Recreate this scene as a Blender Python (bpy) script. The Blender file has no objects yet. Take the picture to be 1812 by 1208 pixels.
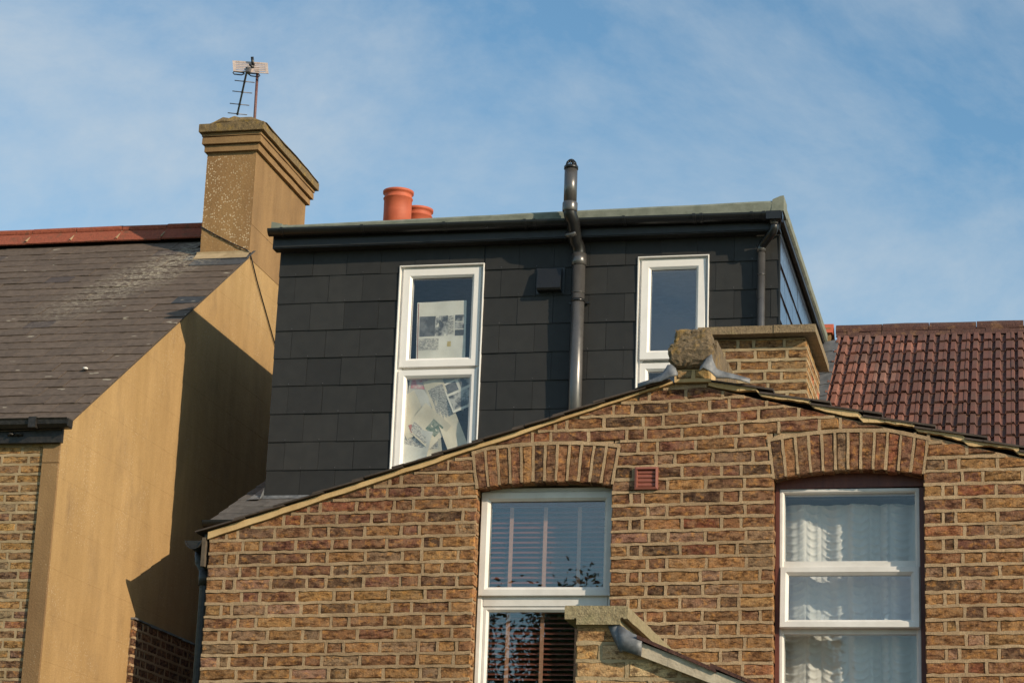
import bpy, math, random
from mathutils import Vector, Matrix
rad = math.radians
S = bpy.context.scene
COL = S.collection
random.seed(11)

# ------------------------------------------------------------------ camera
CAMP = Vector((0.0, -12.4, 1.65))
yaw, pitch, roll = 0.231795, 0.276979, 0.037251
fwd = Vector((-math.sin(yaw) * math.cos(pitch), math.cos(yaw) * math.cos(pitch), math.sin(pitch)))
rgt = Vector((math.cos(yaw), math.sin(yaw), 0))
upv = rgt.cross(fwd)
rgt2 = math.cos(roll) * rgt + math.sin(roll) * upv
upv2 = -math.sin(roll) * rgt + math.cos(roll) * upv
cam = bpy.data.cameras.new('camera'); cam.sensor_width = 36.0; cam.lens = 80.0
cam.clip_start = 0.1; cam.clip_end = 5000
camo = bpy.data.objects.new('camera', cam); COL.objects.link(camo)
camo.matrix_world = Matrix(((rgt2.x, upv2.x, -fwd.x, CAMP.x), (rgt2.y, upv2.y, -fwd.y, CAMP.y),
                            (rgt2.z, upv2.z, -fwd.z, CAMP.z), (0, 0, 0, 1)))
S.camera = camo

def in_frame(p, m=0.0):
    d = Vector(p) - CAMP
    z = d.dot(fwd)
    if z <= 0: return False
    u = d.dot(rgt2) / z * 4027 / 906; v = d.dot(upv2) / z * 4027 / 604
    return abs(u) < 1 + m and abs(v) < 1 + m

# ------------------------------------------------------------------ sun and sky
SUN_AZ, SUN_EL = rad(60.5), rad(23.3)          # azimuth measured from -y towards +x
tosun = Vector((math.sin(SUN_AZ) * math.cos(SUN_EL), -math.cos(SUN_AZ) * math.cos(SUN_EL), math.sin(SUN_EL)))
sl = bpy.data.lights.new('sun', 'SUN'); sl.energy = 4.8; sl.angle = rad(0.5); sl.color = (1.0, 0.83, 0.62)
so = bpy.data.objects.new('sun', sl); COL.objects.link(so)
so.location = (20, -20, 30); so.rotation_euler = tosun.to_track_quat('Z', 'Y').to_euler()

W = bpy.data.worlds.new('World'); S.world = W; W.use_nodes = True
wt = W.node_tree; wt.nodes.clear()
def N(t, typ, **kw):
    n = t.nodes.new(typ)
    for k, v in kw.items():
        if k == 'inp':
            for a, b in v.items(): n.inputs[a].default_value = b
        else: setattr(n, k, v)
    return n
wo = N(wt, 'ShaderNodeOutputWorld'); wb = N(wt, 'ShaderNodeBackground', inp={'Strength': 0.138})
sky = N(wt, 'ShaderNodeTexSky', sky_type='NISHITA', sun_disc=False)
sky.sun_elevation = SUN_EL; sky.sun_rotation = math.atan2(tosun.x, tosun.y)
sky.air_density = 1.0; sky.dust_density = 0.5; sky.ozone_density = 1.3; sky.altitude = 20
tc = N(wt, 'ShaderNodeTexCoord')
mp = N(wt, 'ShaderNodeMapping', inp={'Scale': (3.2, 3.2, 5.0), 'Rotation': (0.15, 0.25, 0.3), 'Location': (3.81, 4.8, 11.22)})
nz = N(wt, 'ShaderNodeTexNoise', inp={'Scale': 1.5, 'Detail': 10.0, 'Roughness': 0.64, 'Distortion': 0.3})
cr = N(wt, 'ShaderNodeValToRGB')
cr.color_ramp.elements[0].position = 0.36; cr.color_ramp.elements[0].color = (0, 0, 0, 1)
cr.color_ramp.elements[1].position = 0.66; cr.color_ramp.elements[1].color = (0.92, 0.92, 0.92, 1)
mx = N(wt, 'ShaderNodeMix', data_type='RGBA'); mx.inputs['B'].default_value = (4.5, 4.9, 5.15, 1)
L = wt.links.new
L(tc.outputs['Generated'], mp.inputs['Vector']); L(mp.outputs[0], nz.inputs['Vector']); L(nz.outputs[0], cr.inputs[0])
tint = N(wt, 'ShaderNodeMix', data_type='RGBA', blend_type='MULTIPLY', inp={'Factor': 1.0}); tint.inputs['B'].default_value = (0.82, 1.08, 1.11, 1)
nz2 = N(wt, 'ShaderNodeTexNoise', inp={'Scale': 3.1, 'Detail': 3.0, 'Roughness': 0.5}); L = wt.links.new
mp2 = N(wt, 'ShaderNodeMapping', inp={'Location': (10.74, 2.98, 4.34)}); L(tc.outputs['Generated'], mp2.inputs['Vector']); L(mp2.outputs[0], nz2.inputs['Vector'])
c2 = N(wt, 'ShaderNodeValToRGB'); c2.color_ramp.elements[0].position = 0.40; c2.color_ramp.elements[0].color = (0.30, 0.30, 0.30, 1); c2.color_ramp.elements[1].position = 0.60
mm = N(wt, 'ShaderNodeMath', operation='MULTIPLY'); L(cr.outputs[0], mm.inputs[0]); L(c2.outputs[0], mm.inputs[1])
L(mm.outputs[0], mx.inputs['Factor']); L(sky.outputs[0], tint.inputs['A']); L(tint.outputs['Result'], mx.inputs['A']); L(mx.outputs['Result'], wb.inputs[0]); L(wb.outputs[0], wo.inputs[0])

S.view_settings.view_transform = 'Standard'; S.view_settings.look = 'None'
S.view_settings.exposure = 0.0; S.view_settings.gamma = 1.0; S.view_settings.use_curve_mapping = False
S.render.engine = 'CYCLES'
S.cycles.max_bounces = 8; S.cycles.transparent_max_bounces = 12; S.cycles.use_denoising = True

# ------------------------------------------------------------------ materials
def new_mat(name):
    m = bpy.data.materials.new(name); m.use_nodes = True
    return m, m.node_tree, m.node_tree.nodes['Principled BSDF']
def ramp(t, a, b, ca=(0, 0, 0, 1), cb=(1, 1, 1, 1)):
    r = N(t, 'ShaderNodeValToRGB'); e = r.color_ramp.elements
    e[0].position = a; e[0].color = ca; e[1].position = b; e[1].color = cb
    return r
def pos_noise(t, scale, detail=4, rough=0.55, stretch=None, loc=None):
    g = N(t, 'ShaderNodeNewGeometry')
    n = N(t, 'ShaderNodeTexNoise', inp={'Scale': scale, 'Detail': detail, 'Roughness': rough})
    if stretch or loc:
        mpn = N(t, 'ShaderNodeMapping')
        if stretch: mpn.inputs['Scale'].default_value = stretch
        if loc: mpn.inputs['Location'].default_value = loc
        t.links.new(g.outputs['Position'], mpn.inputs['Vector']); t.links.new(mpn.outputs[0], n.inputs['Vector'])
    else:
        t.links.new(g.outputs['Position'], n.inputs['Vector'])
    return n
def mixc(t, fac, a, b, typ='MIX'):
    m = N(t, 'ShaderNodeMix', data_type='RGBA', blend_type=typ)
    for k, v in (('Factor', fac), ('A', a), ('B', b)):
        s = m.inputs[k]
        if hasattr(v, 'is_output') or isinstance(v, bpy.types.NodeSocket): t.links.new(v, s)
        else: s.default_value = v if k == 'Factor' else (tuple(v) + (1,) if len(v) == 3 else v)
    return m.outputs['Result']
def bump(t, p, h, strength=0.5, dist=0.01):
    b = N(t, 'ShaderNodeBump', inp={'Strength': strength, 'Distance': dist})
    t.links.new(h, b.inputs['Height']); t.links.new(b.outputs[0], p.inputs['Normal'])
    return b
def mathn(t, op, a, b=None):
    m = N(t, 'ShaderNodeMath', operation=op)
    for i, v in enumerate((a, b)):
        if v is None: continue
        if isinstance(v, bpy.types.NodeSocket): t.links.new(v, m.inputs[i])
        else: m.inputs[i].default_value = v
    return m.outputs[0]

def noisy(name, c1, c2, scale=20, rough=0.8, bscale=None, bdist=0.004, bstr=0.6, stretch=None, lo=0.35, hi=0.65, metal=0, spec=0.5):
    m, t, p = new_mat(name)
    n = pos_noise(t, scale, 6, 0.6, stretch)
    r = ramp(t, lo, hi, tuple(c1) + (1,), tuple(c2) + (1,))
    t.links.new(n.outputs[0], r.inputs[0]); t.links.new(r.outputs[0], p.inputs['Base Color'])
    p.inputs['Roughness'].default_value = rough; p.inputs['Metallic'].default_value = metal
    p.inputs['Specular IOR Level'].default_value = spec
    if bscale:
        b = pos_noise(t, bscale, 5, 0.6); bump(t, p, b.outputs[0], bstr, bdist)
    return m

def brick_mat(name, from_attr, burnt=1.0):
    m, t, p = new_mat(name)
    if from_attr:
        ci = N(t, 'ShaderNodeAttribute', attribute_name='Col').outputs['Color']
    else:
        ci = N(t, 'ShaderNodeObjectInfo').outputs['Color']
    # pale tan skin, burnt smears along the brick, orange where the skin is worn off
    nt = pos_noise(t, 15, 5, 0.65, None, (6, 4, 8)); rt_ = ramp(t, 0.44, 0.62); t.links.new(nt.outputs[0], rt_.inputs[0])
    c = mixc(t, mathn(t, 'MULTIPLY', rt_.outputs[0], 0.42), ci, (0.38, 0.25, 0.145))
    ny = pos_noise(t, 26, 5, 0.65, (1, 1, 1.4), (3.1, 7.7, 1.3)); ry = ramp(t, 0.52, 0.63); t.links.new(ny.outputs[0], ry.inputs[0])
    bright = mixc(t, 0.62, ci, (0.60, 0.29, 0.085))
    c = mixc(t, mathn(t, 'MULTIPLY', ry.outputs[0], 0.8), c, bright)
    nb = pos_noise(t, 19, 7, 0.74, (0.8, 1, 1.9)); rb = ramp(t, 0.47, 0.60); t.links.new(nb.outputs[0], rb.inputs[0])
    dark = mixc(t, 1.0, ci, (0.20, 0.155, 0.14), 'MULTIPLY')
    c = mixc(t, mathn(t, 'MULTIPLY', rb.outputs[0], 0.88 * burnt), c, dark)
    nf = pos_noise(t, 150, 4, 0.65); rf = ramp(t, 0.3, 0.7, (0.62, 0.6, 0.58, 1), (1.2, 1.18, 1.12, 1)); t.links.new(nf.outputs[0], rf.inputs[0])
    c = mixc(t, 1.0, c, rf.outputs[0], 'MULTIPLY')
    # soot in the drag marks
    nd = pos_noise(t, 46, 4, 0.7, (1, 1, 2.2), (9, 2, 4)); rd = ramp(t, 0.63, 0.72); t.links.new(nd.outputs[0], rd.inputs[0])
    c = mixc(t, mathn(t, 'MULTIPLY', rd.outputs[0], 0.6), c, (0.045, 0.03, 0.022))
    t.links.new(c, p.inputs['Base Color']); p.inputs['Roughness'].default_value = 0.9; p.inputs['Specular IOR Level'].default_value = 0.15
    h = mathn(t, 'ADD', mathn(t, 'MULTIPLY', pos_noise(t, 40, 5, 0.65).outputs[0], 1.0), mathn(t, 'MULTIPLY', pos_noise(t, 170, 3, 0.6).outputs[0], 0.45))
    bump(t, p, h, 0.85, 0.009)
    return m
M = {}
M['brick'] = brick_mat('stock_brick', False)
M['brick_joined'] = brick_mat('stock_brick_joined', True)
M['mortar'] = noisy('lime_mortar', (0.28, 0.195, 0.11), (0.43, 0.315, 0.19), 9, 0.95, 120, 0.004, 0.8)
def mortar_mat(name, c1, c2, grime):
    m, t, p = new_mat(name)
    n1 = pos_noise(t, 9, 6, 0.65); r1 = ramp(t, 0.32, 0.68, c1 + (1,), c2 + (1,)); t.links.new(n1.outputs[0], r1.inputs[0])
    n2 = pos_noise(t, 1.7, 5, 0.65, None, (4, 2, 7)); r2 = ramp(t, 0.38, 0.66); t.links.new(n2.outputs[0], r2.inputs[0])
    c = mixc(t, mathn(t, 'MULTIPLY', r2.outputs[0], 0.75), r1.outputs[0], grime)
    n3 = pos_noise(t, 190, 3, 0.6); r3 = ramp(t, 0.3, 0.7, (0.7, 0.7, 0.7, 1), (1.15, 1.14, 1.1, 1)); t.links.new(n3.outputs[0], r3.inputs[0])
    c = mixc(t, 1.0, c, r3.outputs[0], 'MULTIPLY')
    t.links.new(c, p.inputs['Base Color']); p.inputs['Roughness'].default_value = 0.95; p.inputs['Specular IOR Level'].default_value = 0.15
    bump(t, p, pos_noise(t, 120, 5, 0.65).outputs[0], 0.8, 0.005); return m
M['mortar'] = mortar_mat('lime_mortar_patchy', (0.36, 0.248, 0.148), (0.53, 0.385, 0.24), (0.275, 0.187, 0.112))
M['mortar2'] = noisy('pale_mortar', (0.29, 0.21, 0.115), (0.42, 0.315, 0.185), 9, 0.95, 120, 0.004, 0.8)
M['fillet'] = noisy('sand_cement_fillet', (0.46, 0.30, 0.135), (0.62, 0.44, 0.22), 6, 0.9, 90, 0.003, 0.6)
def render_mat(name, c1, c2, flecks, patch=False):
    m, t, p = new_mat(name)
    n1 = pos_noise(t, 2.2, 5, 0.6, (1, 1, 0.35)); r1 = ramp(t, 0.3, 0.7, c1 + (1,), c2 + (1,)); t.links.new(n1.outputs[0], r1.inputs[0])
    n2 = pos_noise(t, 7, 6, 0.65, (1, 1, 0.12)); r2 = ramp(t, 0.35, 0.7, (0.89, 0.88, 0.86, 1), (1.04, 1.04, 1.02, 1)); t.links.new(n2.outputs[0], r2.inputs[0])
    c = mixc(t, 1.0, r1.outputs[0], r2.outputs[0], 'MULTIPLY')
    n4 = pos_noise(t, 3.3, 6, 0.7, (1, 1, 0.55), (2, 5, 1)); r4 = ramp(t, 0.50, 0.72); t.links.new(n4.outputs[0], r4.inputs[0])
    c = mixc(t, mathn(t, 'MULTIPLY', r4.outputs[0], 0.34), c, (0.20, 0.135, 0.08))
    n5 = pos_noise(t, 14, 4, 0.6, (1, 1, 0.05), (1, 8, 3)); r5 = ramp(t, 0.56, 0.70); t.links.new(n5.outputs[0], r5.inputs[0])
    c = mixc(t, mathn(t, 'MULTIPLY', mathn(t, 'MULTIPLY', r5.outputs[0], r4.outputs[0]), 0.45), c, (0.15, 0.10, 0.065))
    n3 = pos_noise(t, 160, 3, 0.6); r3 = ramp(t, 0.3, 0.7, (0.82, 0.8, 0.78, 1), (1.1, 1.1, 1.08, 1)); t.links.new(n3.outputs[0], r3.inputs[0])
    c = mixc(t, 1.0, c, r3.outputs[0], 'MULTIPLY')
    if flecks > 0:
        g = N(t, 'ShaderNodeNewGeometry')
        v = N(t, 'ShaderNodeTexVoronoi', inp={'Scale': 50.0 if patch else 48.0, 'Randomness': 1.0}); t.links.new(g.outputs['Position'], v.inputs['Vector'])
        rv = ramp(t, 0.28 if patch else 0.20, 0.40 if patch else 0.29, (1, 1, 1, 1), (0, 0, 0, 1)); t.links.new(v.outputs['Distance'], rv.inputs[0])
        nm = pos_noise(t, 2.6, 3, 0.5, None, (4.4, 0.8, 0.35)); rm = ramp(t, 0.30 if patch else 0.50, 0.56 if patch else 0.62); t.links.new(nm.outputs[0], rm.inputs[0])
        # only some of the pebbles are bare
        sp = N(t, 'ShaderNodeSeparateColor'); t.links.new(v.outputs['Color'], sp.inputs[0])
        keep = mathn(t, 'GREATER_THAN', sp.outputs[0], 0.45)
        f = mathn(t, 'MULTIPLY', mathn(t, 'MULTIPLY', rv.outputs[0], rm.outputs[0]), mathn(t, 'MULTIPLY', keep, flecks))
        c = mixc(t, f, c, (0.56, 0.44, 0.29))
    t.links.new(c, p.inputs['Base Color']); p.inputs['Roughness'].default_value = 0.92; p.inputs['Specular IOR Level'].default_value = 0.2
    h = mathn(t, 'ADD', pos_noise(t, 60, 5, 0.7).outputs[0], mathn(t, 'MULTIPLY', pos_noise(t, 9, 3, 0.5).outputs[0], 1.2))
    bump(t, p, h, 0.5, 0.008)
    return m
M['render'] = render_mat('sandy_render', (0.37, 0.24, 0.108), (0.46, 0.305, 0.145), 0.5)
M['render_rough'] = render_mat('pebbledash_render', (0.25, 0.145, 0.068), (0.33, 0.20, 0.09), 1.0, True)
M['render_dim'] = render_mat('weathered_render', (0.22, 0.135, 0.068), (0.35, 0.22, 0.105), 0.3)
M['cap'] = noisy('lichened_cap', (0.20, 0.14, 0.06), (0.38, 0.26, 0.10), 14, 0.95, 60, 0.008, 0.9)
def stone_mat(name, c1, c2, li, amount=0.5):
    m, t, p = new_mat(name)
    n1 = pos_noise(t, 26, 6, 0.65); r1 = ramp(t, 0.3, 0.7, c1 + (1,), c2 + (1,)); t.links.new(n1.outputs[0], r1.inputs[0])
    n2 = pos_noise(t, 11, 5, 0.6, None, (5, 1, 3)); r2 = ramp(t, 0.54, 0.66); t.links.new(n2.outputs[0], r2.inputs[0])
    c = mixc(t, mathn(t, 'MULTIPLY', r2.outputs[0], amount), r1.outputs[0], li)
    n3 = pos_noise(t, 90, 4, 0.7); r3 = ramp(t, 0.3, 0.7, (0.6, 0.6, 0.6, 1), (1.15, 1.15, 1.1, 1)); t.links.new(n3.outputs[0], r3.inputs[0])
    c = mixc(t, 1.0, c, r3.outputs[0], 'MULTIPLY')
    t.links.new(c, p.inputs['Base Color']); p.inputs['Roughness'].default_value = 0.95
    h = mathn(t, 'ADD', pos_noise(t, 30, 6, 0.7).outputs[0], mathn(t, 'MULTIPLY', pos_noise(t, 140, 4, 0.6).outputs[0], 0.4))
    bump(t, p, h, 0.9, 0.012)
    return m
M['stone'] = stone_mat('mossy_old_cement', (0.105, 0.075, 0.045), (0.24, 0.175, 0.105), (0.33, 0.20, 0.05), 0.6)
M['cap'] = stone_mat('lichened_cap', (0.14, 0.098, 0.05), (0.26, 0.18, 0.085), (0.36, 0.23, 0.05), 0.6)
M['coping'] = stone_mat('weathered_coping', (0.22, 0.155, 0.09), (0.32, 0.235, 0.14), (0.30, 0.25, 0.12), 0.35)
M['coping_near'] = stone_mat('algae_coping', (0.28, 0.22, 0.125), (0.40, 0.33, 0.20), (0.24, 0.22, 0.10), 0.5)
M['cement'] = noisy('grey_cement', (0.38, 0.32, 0.235), (0.52, 0.45, 0.34), 14, 0.92, 80, 0.004, 0.7)
M['lead'] = noisy('lead_sheet', (0.075, 0.08, 0.087), (0.19, 0.198, 0.208), 14, 0.5, 18, 0.01, 0.5)
M['lead_dark'] = noisy('dull_lead', (0.085, 0.088, 0.092), (0.15, 0.15, 0.15), 9, 0.6, 18, 0.01, 0.4)

def slate_mat(name, lichen):
    m, t, p = new_mat(name)
    ci = N(t, 'ShaderNodeObjectInfo').outputs['Color']
    n1 = pos_noise(t, 18, 6, 0.65); r1 = ramp(t, 0.3, 0.7, (0.66, 0.64, 0.62, 1), (1.22, 1.2, 1.16, 1)); t.links.new(n1.outputs[0], r1.inputs[0])
    c = mixc(t, 1.0, ci, r1.outputs[0], 'MULTIPLY')
    if lichen:
        # lichen runs down the slope from the foot of the chimney
        g = N(t, 'ShaderNodeNewGeometry'); sx = N(t, 'ShaderNodeSeparateXYZ'); t.links.new(g.outputs['Position'], sx.inputs[0])
        a = mathn(t, 'ADD', sx.outputs[0], 8.42); b = mathn(t, 'MULTIPLY', mathn(t, 'SUBTRACT', sx.outputs[1], 5.9), -0.42)
        d = mathn(t, 'ABSOLUTE', mathn(t, 'ADD', a, b))
        rr = ramp(t, 0.05, 0.50, (1, 1, 1, 1), (0, 0, 0, 1)); t.links.new(d, rr.inputs[0])
        ry = ramp(t, 0.0, 1.0); mr = N(t, 'ShaderNodeMapRange', inp={'From Min': 5.3, 'From Max': 6.7}); t.links.new(sx.outputs[1], mr.inputs[0])
        nl = pos_noise(t, 30, 6, 0.75, (0.6, 1.2, 1.2)); rl = ramp(t, 0.51, 0.555); t.links.new(nl.outputs[0], rl.inputs[0])
        f = mathn(t, 'MULTIPLY', mathn(t, 'MULTIPLY', rr.outputs[0], mr.outputs[0]), rl.outputs[0])
        c = mixc(t, mathn(t, 'MULTIPLY', f, 0.9), c, (0.40, 0.35, 0.26))
        ns = pos_noise(t, 13, 2, 0.5, (0.5, 1, 1), (8, 3, 1)); rs = ramp(t, 0.71, 0.735); t.links.new(ns.outputs[0], rs.inputs[0])
        c = mixc(t, mathn(t, 'MULTIPLY', rs.outputs[0], 0.7), c, (0.38, 0.34, 0.26))
    t.links.new(c, p.inputs['Base Color']); p.inputs['Roughness'].default_value = 0.75; p.inputs['Specular IOR Level'].default_value = 0.35
    bump(t, p, pos_noise(t, 70, 5, 0.65).outputs[0], 0.4, 0.004)
    return m
M['slate'] = slate_mat('old_slate', True)
M['slate_plain'] = slate_mat('slate', False)
def tile_mat():
    m, t, p = new_mat('concrete_roof_tile')
    ci = N(t, 'ShaderNodeObjectInfo').outputs['Color']
    n1 = pos_noise(t, 9, 6, 0.65, (1, 1, 1)); r1 = ramp(t, 0.46, 0.60); t.links.new(n1.outputs[0], r1.inputs[0])
    c = mixc(t, mathn(t, 'MULTIPLY', r1.outputs[0], 0.45), ci, (0.10, 0.062, 0.045))
    nf = pos_noise(t, 120, 4, 0.65); rf = ramp(t, 0.3, 0.7, (0.7, 0.68, 0.66, 1), (1.2, 1.18, 1.15, 1)); t.links.new(nf.outputs[0], rf.inputs[0])
    c = mixc(t, 1.0, c, rf.outputs[0], 'MULTIPLY')
    ns = pos_noise(t, 30, 3, 0.6, (1, 1, 1), (3, 3, 9)); rs = ramp(t, 0.71, 0.75); t.links.new(ns.outputs[0], rs.inputs[0])
    c = mixc(t, mathn(t, 'MULTIPLY', rs.outputs[0], 0.6), c, (0.34, 0.28, 0.21))
    t.links.new(c, p.inputs['Base Color']); p.inputs['Roughness'].default_value = 0.85
    bump(t, p, pos_noise(t, 90, 4, 0.6).outputs[0], 0.5, 0.004)
    return m
M['tile'] = tile_mat()
M['ridge_red'] = stone_mat('red_clay_ridge', (0.26, 0.062, 0.032), (0.36, 0.095, 0.048), (0.16, 0.075, 0.04), 0.7)
M['ridge_brown'] = stone_mat('brown_clay_ridge', (0.066, 0.030, 0.024), (0.110, 0.048, 0.036), (0.30, 0.16, 0.07), 0.4)
M['clay'] = noisy('new_terracotta', (0.40, 0.085, 0.038), (0.50, 0.115, 0.05), 6, 0.65, 70, 0.002, 0.3)
M['vent_red'] = noisy('terracotta_plastic', (0.22, 0.07, 0.046), (0.27, 0.088, 0.058), 30, 0.55)
def dark_mat(name, c, rough, spec, var=0.25, bs=0.15):
    m, t, p = new_mat(name)
    oi = N(t, 'ShaderNodeObjectInfo'); mr = N(t, 'ShaderNodeMapRange', inp={'To Min': 1 - var, 'To Max': 1 + var}); t.links.new(oi.outputs['Random'], mr.inputs[0])
    n = pos_noise(t, 11, 5, 0.6); r = ramp(t, 0.3, 0.75, (0.85, 0.85, 0.85, 1), (1.15, 1.14, 1.12, 1)); t.links.new(n.outputs[0], r.inputs[0])
    c1 = mixc(t, 1.0, c, r.outputs[0], 'MULTIPLY')
    v = N(t, 'ShaderNodeVectorMath', operation='SCALE'); t.links.new(c1, v.inputs[0]); t.links.new(mr.outputs[0], v.inputs['Scale'])
    t.links.new(v.outputs[0], p.inputs['Base Color'])
    rr = ramp(t, 0.3, 0.7, (rough - .06,) * 3 + (1,), (rough + .06,) * 3 + (1,)); t.links.new(pos_noise(t, 20, 4).outputs[0], rr.inputs[0]); t.links.new(rr.outputs[0], p.inputs['Roughness'])
    p.inputs['Specular IOR Level'].default_value = spec
    bump(t, p, pos_noise(t, 45, 4, 0.6).outputs[0], bs, 0.002)
    return m
M['cladding'] = dark_mat('black_fibre_slate', (0.026, 0.0255, 0.024), 0.55, 0.32, 0.17)
M['cheek'] = dark_mat('black_fibre_slate_cheek', (0.030, 0.030, 0.030), 0.13, 0.6, 0.08, 0.0)
M['black'] = dark_mat('black_plastic', (0.012, 0.012, 0.012), 0.33, 0.5, 0.05, 0.05)
M['blackboard'] = dark_mat('black_fascia_board', (0.022, 0.022, 0.021), 0.42, 0.4, 0.05, 0.1)
M['pipe'] = dark_mat('dark_grey_plastic', (0.105, 0.100, 0.096), 0.33, 1.0, 0.03, 0.0); M['pipe'].node_tree.nodes['Principled BSDF'].inputs['Metallic'].default_value = 0.45
M['iron'] = noisy('flaking_black_paint', (0.010, 0.009, 0.008), (0.03, 0.026, 0.022), 30, 0.5, 40, 0.006, 0.7)
M['felt'] = noisy('green_grey_felt', (0.145, 0.16, 0.125), (0.215, 0.23, 0.185), 12, 0.9, 150, 0.003, 0.6)
M['upvc'] = noisy('white_plastic', (0.74, 0.715, 0.675), (0.79, 0.765, 0.725), 7, 0.35)
M['upvc_grey'] = noisy('soiled_white_plastic', (0.60, 0.575, 0.535), (0.70, 0.675, 0.635), 8, 0.4)
M['redwood'] = noisy('red_brown_paint', (0.085, 0.022, 0.015), (0.14, 0.040, 0.024), 20, 0.5, 60, 0.003, 0.4, (1, 1, 0.2))
M['blind'] = noisy('mahogany_slat', (0.22, 0.065, 0.04), (0.30, 0.095, 0.06), 12, 0.4, None, stretch=(0.2, 1, 4))
M['tape'] = noisy('salmon_tape', (0.50, 0.25, 0.15), (0.58, 0.30, 0.19), 40, 0.9)
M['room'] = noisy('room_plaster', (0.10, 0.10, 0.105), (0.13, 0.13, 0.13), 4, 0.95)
M['rust'] = noisy('rusty_mast', (0.10, 0.045, 0.04), (0.17, 0.075, 0.06), 40, 0.6)
M['alu'] = noisy('dull_aluminium', (0.10, 0.095, 0.10), (0.2, 0.19, 0.19), 40, 0.45, metal=0.4)
M['pinkpanel'] = noisy('faded_panel', (0.46, 0.36, 0.31), (0.60, 0.49, 0.43), 30, 0.6)
M['soil'] = noisy('garden_soil', (0.05, 0.06, 0.02), (0.12, 0.12, 0.05), 1.2, 1.0)
M['leaf'] = noisy('leaf', (0.03, 0.055, 0.012), (0.085, 0.115, 0.03), 2.5, 0.7)
M['bark'] = noisy('bark', (0.06, 0.045, 0.03), (0.13, 0.1, 0.07), 10, 0.95)
def glass_mat(name, k, tint):
    m, t, p = new_mat(name); t.nodes.remove(p)
    o = t.nodes['Material Output']
    tr = N(t, 'ShaderNodeBsdfTransparent', inp={'Color': tint + (1,)}); gl = N(t, 'ShaderNodeBsdfGlossy', inp={'Roughness': 0.0, 'Color': (1, 1, 1, 1)})
    lw_ = N(t, 'ShaderNodeLayerWeight', inp={'Blend': 0.5}); mx = N(t, 'ShaderNodeMixShader')
    f = mathn(t, 'MINIMUM', mathn(t, 'ADD', mathn(t, 'MULTIPLY', mathn(t, 'POWER', lw_.outputs['Facing'], 5.0), 0.9), k), 1.0)
    b = N(t, 'ShaderNodeBump', inp={'Strength': 0.012, 'Distance': 0.02}); t.links.new(pos_noise(t, 3.5, 2).outputs[0], b.inputs['Height']); t.links.new(b.outputs[0], gl.inputs['Normal'])
    t.links.new(f, mx.inputs[0]); t.links.new(tr.outputs[0], mx.inputs[1]); t.links.new(gl.outputs[0], mx.inputs[2]); t.links.new(mx.outputs[0], o.inputs[0])
    return m
M['glass'] = glass_mat('window_glass', 0.11, (0.90, 0.92, 0.92))
M['glass_clear'] = glass_mat('window_glass_soft', 0.05, (0.93, 0.94, 0.94))
def net_mat():
    m, t, p = new_mat('net_fabric'); t.nodes.remove(p); o = t.nodes['Material Output']
    d = N(t, 'ShaderNodeBsdfDiffuse', inp={'Color': (0.86, 0.84, 0.79, 1)}); tl = N(t, 'ShaderNodeBsdfTranslucent', inp={'Color': (0.72, 0.71, 0.67, 1)})
    m1 = N(t, 'ShaderNodeMixShader', inp={0: 0.25}); t.links.new(d.outputs[0], m1.inputs[1]); t.links.new(tl.outputs[0], m1.inputs[2])
    n = pos_noise(t, 260, 2); bb = N(t, 'ShaderNodeBump', inp={'Strength': 0.4, 'Distance': 0.002}); t.links.new(n.outputs[0], bb.inputs['Height']); t.links.new(bb.outputs[0], d.inputs['Normal'])
    t.links.new(m1.outputs[0], o.inputs[0]); return m
M['net'] = net_mat()
M['paper'] = noisy('newsprint', (0.66, 0.63, 0.54), (0.76, 0.73, 0.64), 9, 0.95)
def print_mat(name, c1, c2, sc):
    return noisy(name, c1, c2, sc, 0.9, lo=0.42, hi=0.58)
M['paper_cream'] = noisy('cream_newsprint', (0.62, 0.55, 0.41), (0.72, 0.65, 0.50), 7, 0.95)
M['paper_grey'] = noisy('grey_newsprint', (0.45, 0.44, 0.40), (0.55, 0.54, 0.49), 7, 0.95)
M['photo'] = print_mat('printed_photograph', (0.07, 0.07, 0.07), (0.46, 0.45, 0.41), 16)
M['photo_dark'] = print_mat('printed_dark_photograph', (0.07, 0.07, 0.07), (0.18, 0.18, 0.18), 9)
M['green'] = print_mat('printed_green_photograph', (0.13, 0.18, 0.12), (0.36, 0.38, 0.30), 18)
M['pink'] = print_mat('printed_pink_photograph', (0.50, 0.20, 0.22), (0.55, 0.45, 0.42), 26)
def text_mat():
    m, t, p = new_mat('printed_text')
    n = pos_noise(t, 60, 1, 0.5, (1, 1, 3.5)); r = ramp(t, 0.47, 0.53, (0.27, 0.26, 0.24, 1), (0.58, 0.55, 0.47, 1)); t.links.new(n.outputs[0], r.inputs[0])
    t.links.new(r.outputs[0], p.inputs['Base Color']); p.inputs['Roughness'].default_value = 0.95
    return m
M['text'] = text_mat()
M['yellowprint'] = noisy('printed_yellow', (0.5, 0.38, 0.14), (0.58, 0.46, 0.2), 30, 0.9)
M['redprint'] = noisy('printed_red', (0.30, 0.10, 0.08), (0.42, 0.18, 0.14), 30, 0.9)

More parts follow.
